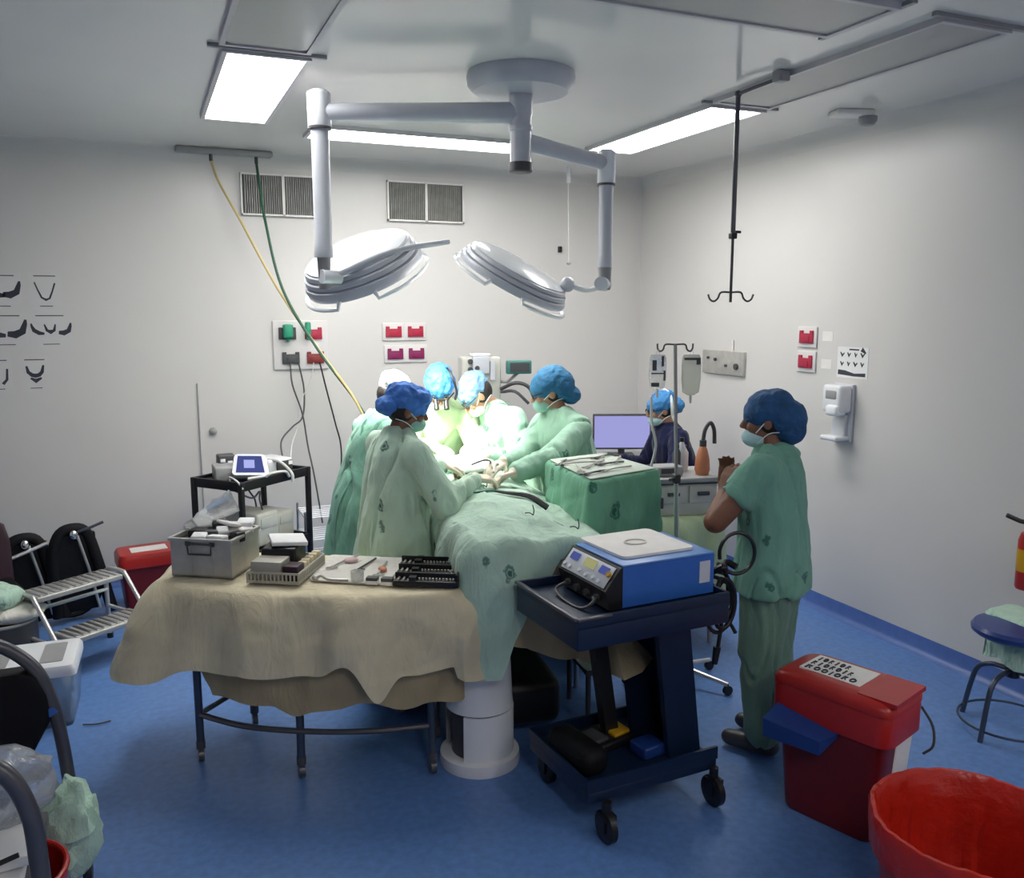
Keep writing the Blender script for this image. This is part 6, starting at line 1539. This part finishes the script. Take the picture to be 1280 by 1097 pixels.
# surgeon at the head end, facing the camera
p2 = person('surgeon facing the camera in brightly lit gown, with black head band and loupes', 1.68, 5.26, -98, 1.69, lean=24, hyaw=-100, hpitch=38,
       hands={'R': ((1.50, 4.66, 1.17), (0.25, -0.9, -0.2), (0.3, 0, -1)), 'L': ((1.74, 4.64, 1.17), (-0.35, -0.85, -0.2), (-0.3, 0, -1))},
       gown='gownlitpale', cap='capblue', mask='maskwhite', seed=6.0)
Hp = p2['Hp']
b = MB(); b.tube([Hp(-0.02, -0.11, 0.06), Hp(-0.05, -0.03, 0.125), Hp(-0.07, 0.05, 0.11), Hp(-0.092, 0.085, 0.05), Hp(-0.085, 0.105, 0.0)], 0.007, smooth=6); b.tube([Hp(-0.098, 0.02, 0.02), Hp(-0.098, -0.05, 0.03)], 0.006)
hb = p2['child']('head_lamp_band', b, 'black')
b = MB()
for sg in (-1, 1): b.cyl(Hp(0.032 * sg, 0.10, -0.005), Hp(0.030 * sg, 0.155, -0.03), 0.013, 0.016, 16); b.tube([Hp(0.04 * sg, 0.105, 0.0), Hp(0.085 * sg, 0.05, 0.005)], 0.004)
b.tube([Hp(-0.03, 0.108, 0.0), Hp(0.03, 0.108, 0.0)], 0.005); p2['child']('loupes', b, 'black')
# surgeon on the right side leaning over, face turned down to the left
p3 = person('surgeon in green with pale blue cap leaning left over the patient, head bowed', 2.20, 4.86, 188, 1.69, lean=30, hyaw=170, hpitch=46,
       hands={'R': ((1.76, 4.62, 1.16), (-0.8, -0.5, -0.2), (0, 0.3, -1)), 'L': ((1.74, 4.42, 1.15), (-0.8, -0.4, -0.2), (0, -0.3, -1))},
       gown='gown', cap='cappale', mask='maskwhite', skin='skin', seed=8.0, glasses=True)
# scrub nurse nearer on the right side
p4 = person('gowned person with deep blue cap bunched at the nape, behind the green draped table', 2.21, 4.28, 190, 1.645, lean=12, hyaw=160, hpitch=16,
       hands={'R': ((1.72, 4.14, 1.15), (-0.8, -0.45, -0.2), (0, 0.3, -1)), 'L': ((1.68, 3.92, 1.13), (-0.95, -0.1, -0.2), (0, -0.3, -1))},
       gown='gown', cap='capteal', mask='maskgreen', skin='skin', seed=10.0, glasses=True, capscale=1.06, wrinkle=0.4, lobes=((0, -0.115, -0.06, 0.055, 0.055, 0.05), (0, -0.06, 0.02, 0.09, 0.095, 0.095)))
# seated anaesthetist in navy
p5 = person('seated person in navy clothes with bright blue cap, before the lilac monitor', 3.47, 5.06, 168, 1.60, lean=14, hyaw=164, hpitch=12, seated=True, outfit='navy', gown='navycloth', gloves=False,
       hands={'R': ((3.12, 5.30, 0.88), (-0.9, 0.2, -0.3), (0, 0, -1)), 'L': ((3.12, 4.98, 0.86), (-0.9, 0.3, -0.2), (0, 0, -1), (-0.1, -0.8, -0.5))},
       cap='capblue', mask='mask', seed=12.0, glasses=True, maskdrop=0.01, lobes=((0, -0.12, 0.0, 0.062, 0.058, 0.058),))
b = MB(); Hp = p5['Hp']; b.tube([Hp(0.0, -0.05, 0.135), Hp(-0.05, -0.072, 0.10), Hp(-0.085, -0.065, 0.03), Hp(-0.07, -0.06, -0.05)], 0.012, n=10, smooth=4); p5['child']('cap_band', b, 'bandcloth', p5['cap'])
t = thing('stool', 'round stool under the seated person in navy', 'stool', (3.49, 5.06, 0.05))
b = MB(); b.lathe([(0.02, 0.45), (0.17, 0.45), (0.18, 0.465), (0.17, 0.48), (0.02, 0.485)]); obj('seat', b, 'bluestool', t)
for k in range(4):
    a = k * PI / 2 + 0.6; b = MB(); b.tube([(0.10 * math.cos(a), 0.10 * math.sin(a), 0.45), (0.19 * math.cos(a), 0.19 * math.sin(a), 0.01)], 0.012); obj('leg', b, 'greytube', t)
# nurse standing on the right with raised hands
p6 = person('nurse in green short-sleeved scrubs standing at the right with hands raised', 2.485, 2.92, 124, 1.60, lean=2, hyaw=140, hpitch=4, outfit='scrub', gown='scrub', gloves=False,
       hands={'L': ((2.33, 3.08, 1.14), (0.35, 0.10, 0.85), (0.8, 0.3, 0), (-0.7, 0.0, -0.72)), 'R': ((2.42, 3.20, 1.15), (0.0, -0.2, 0.95), (-0.7, -0.5, 0), (0.6, 0.6, -0.6))},
       cap='capdark', mask='mask', skin='skindark', seed=14.0, capscale=1.04, maskdrop=0.02, wrinkle=0.45, curl=0.45, armk=1.18, widen=1.06, lobes=((0, -0.085, 0.005, 0.092, 0.095, 0.085), (0, -0.02, 0.07, 0.088, 0.10, 0.065), (0, -0.105, -0.045, 0.078, 0.07, 0.075)))
# instruments held over the wound
rodtool('suction_tip', 'thin steel suction tip held in the gloved hands over the wound', 'suction tip', [(1.48, 3.98, 1.18), (1.56, 4.02, 1.19), (1.62, 4.08, 1.17), (1.66, 4.20, 1.13)], 0.005, 'dkgrey')
rodtool('retractor', 'dark steel retractor held between the gloved hands', 'retractor', [(1.54, 3.84, 1.16), (1.58, 3.92, 1.18), (1.62, 3.98, 1.17), (1.64, 4.14, 1.12)], 0.006, 'dullsteel')
b = lump(tuple(OTX @ V((-0.02, 1.22, 1.11))), (0.13, 0.15, 0.035), 0.25, 10, 2.0)
solo('gauze', 'brightly lit white gauze packed round the wound', 'gauze', b, 'paperwhite', tuple(OTX @ V((-0.02, 1.22, 1.08))))
b = lump(tuple(OTX @ V((-0.14, 0.70, 1.075))), (0.09, 0.10, 0.030), 0.3, 14, 6.0)
solo('crumpled_towel', 'crumpled pale green towel on the drape below the nearest gloved hands', 'towel', b, 'mint', tuple(OTX @ V((-0.14, 0.70, 1.05))))
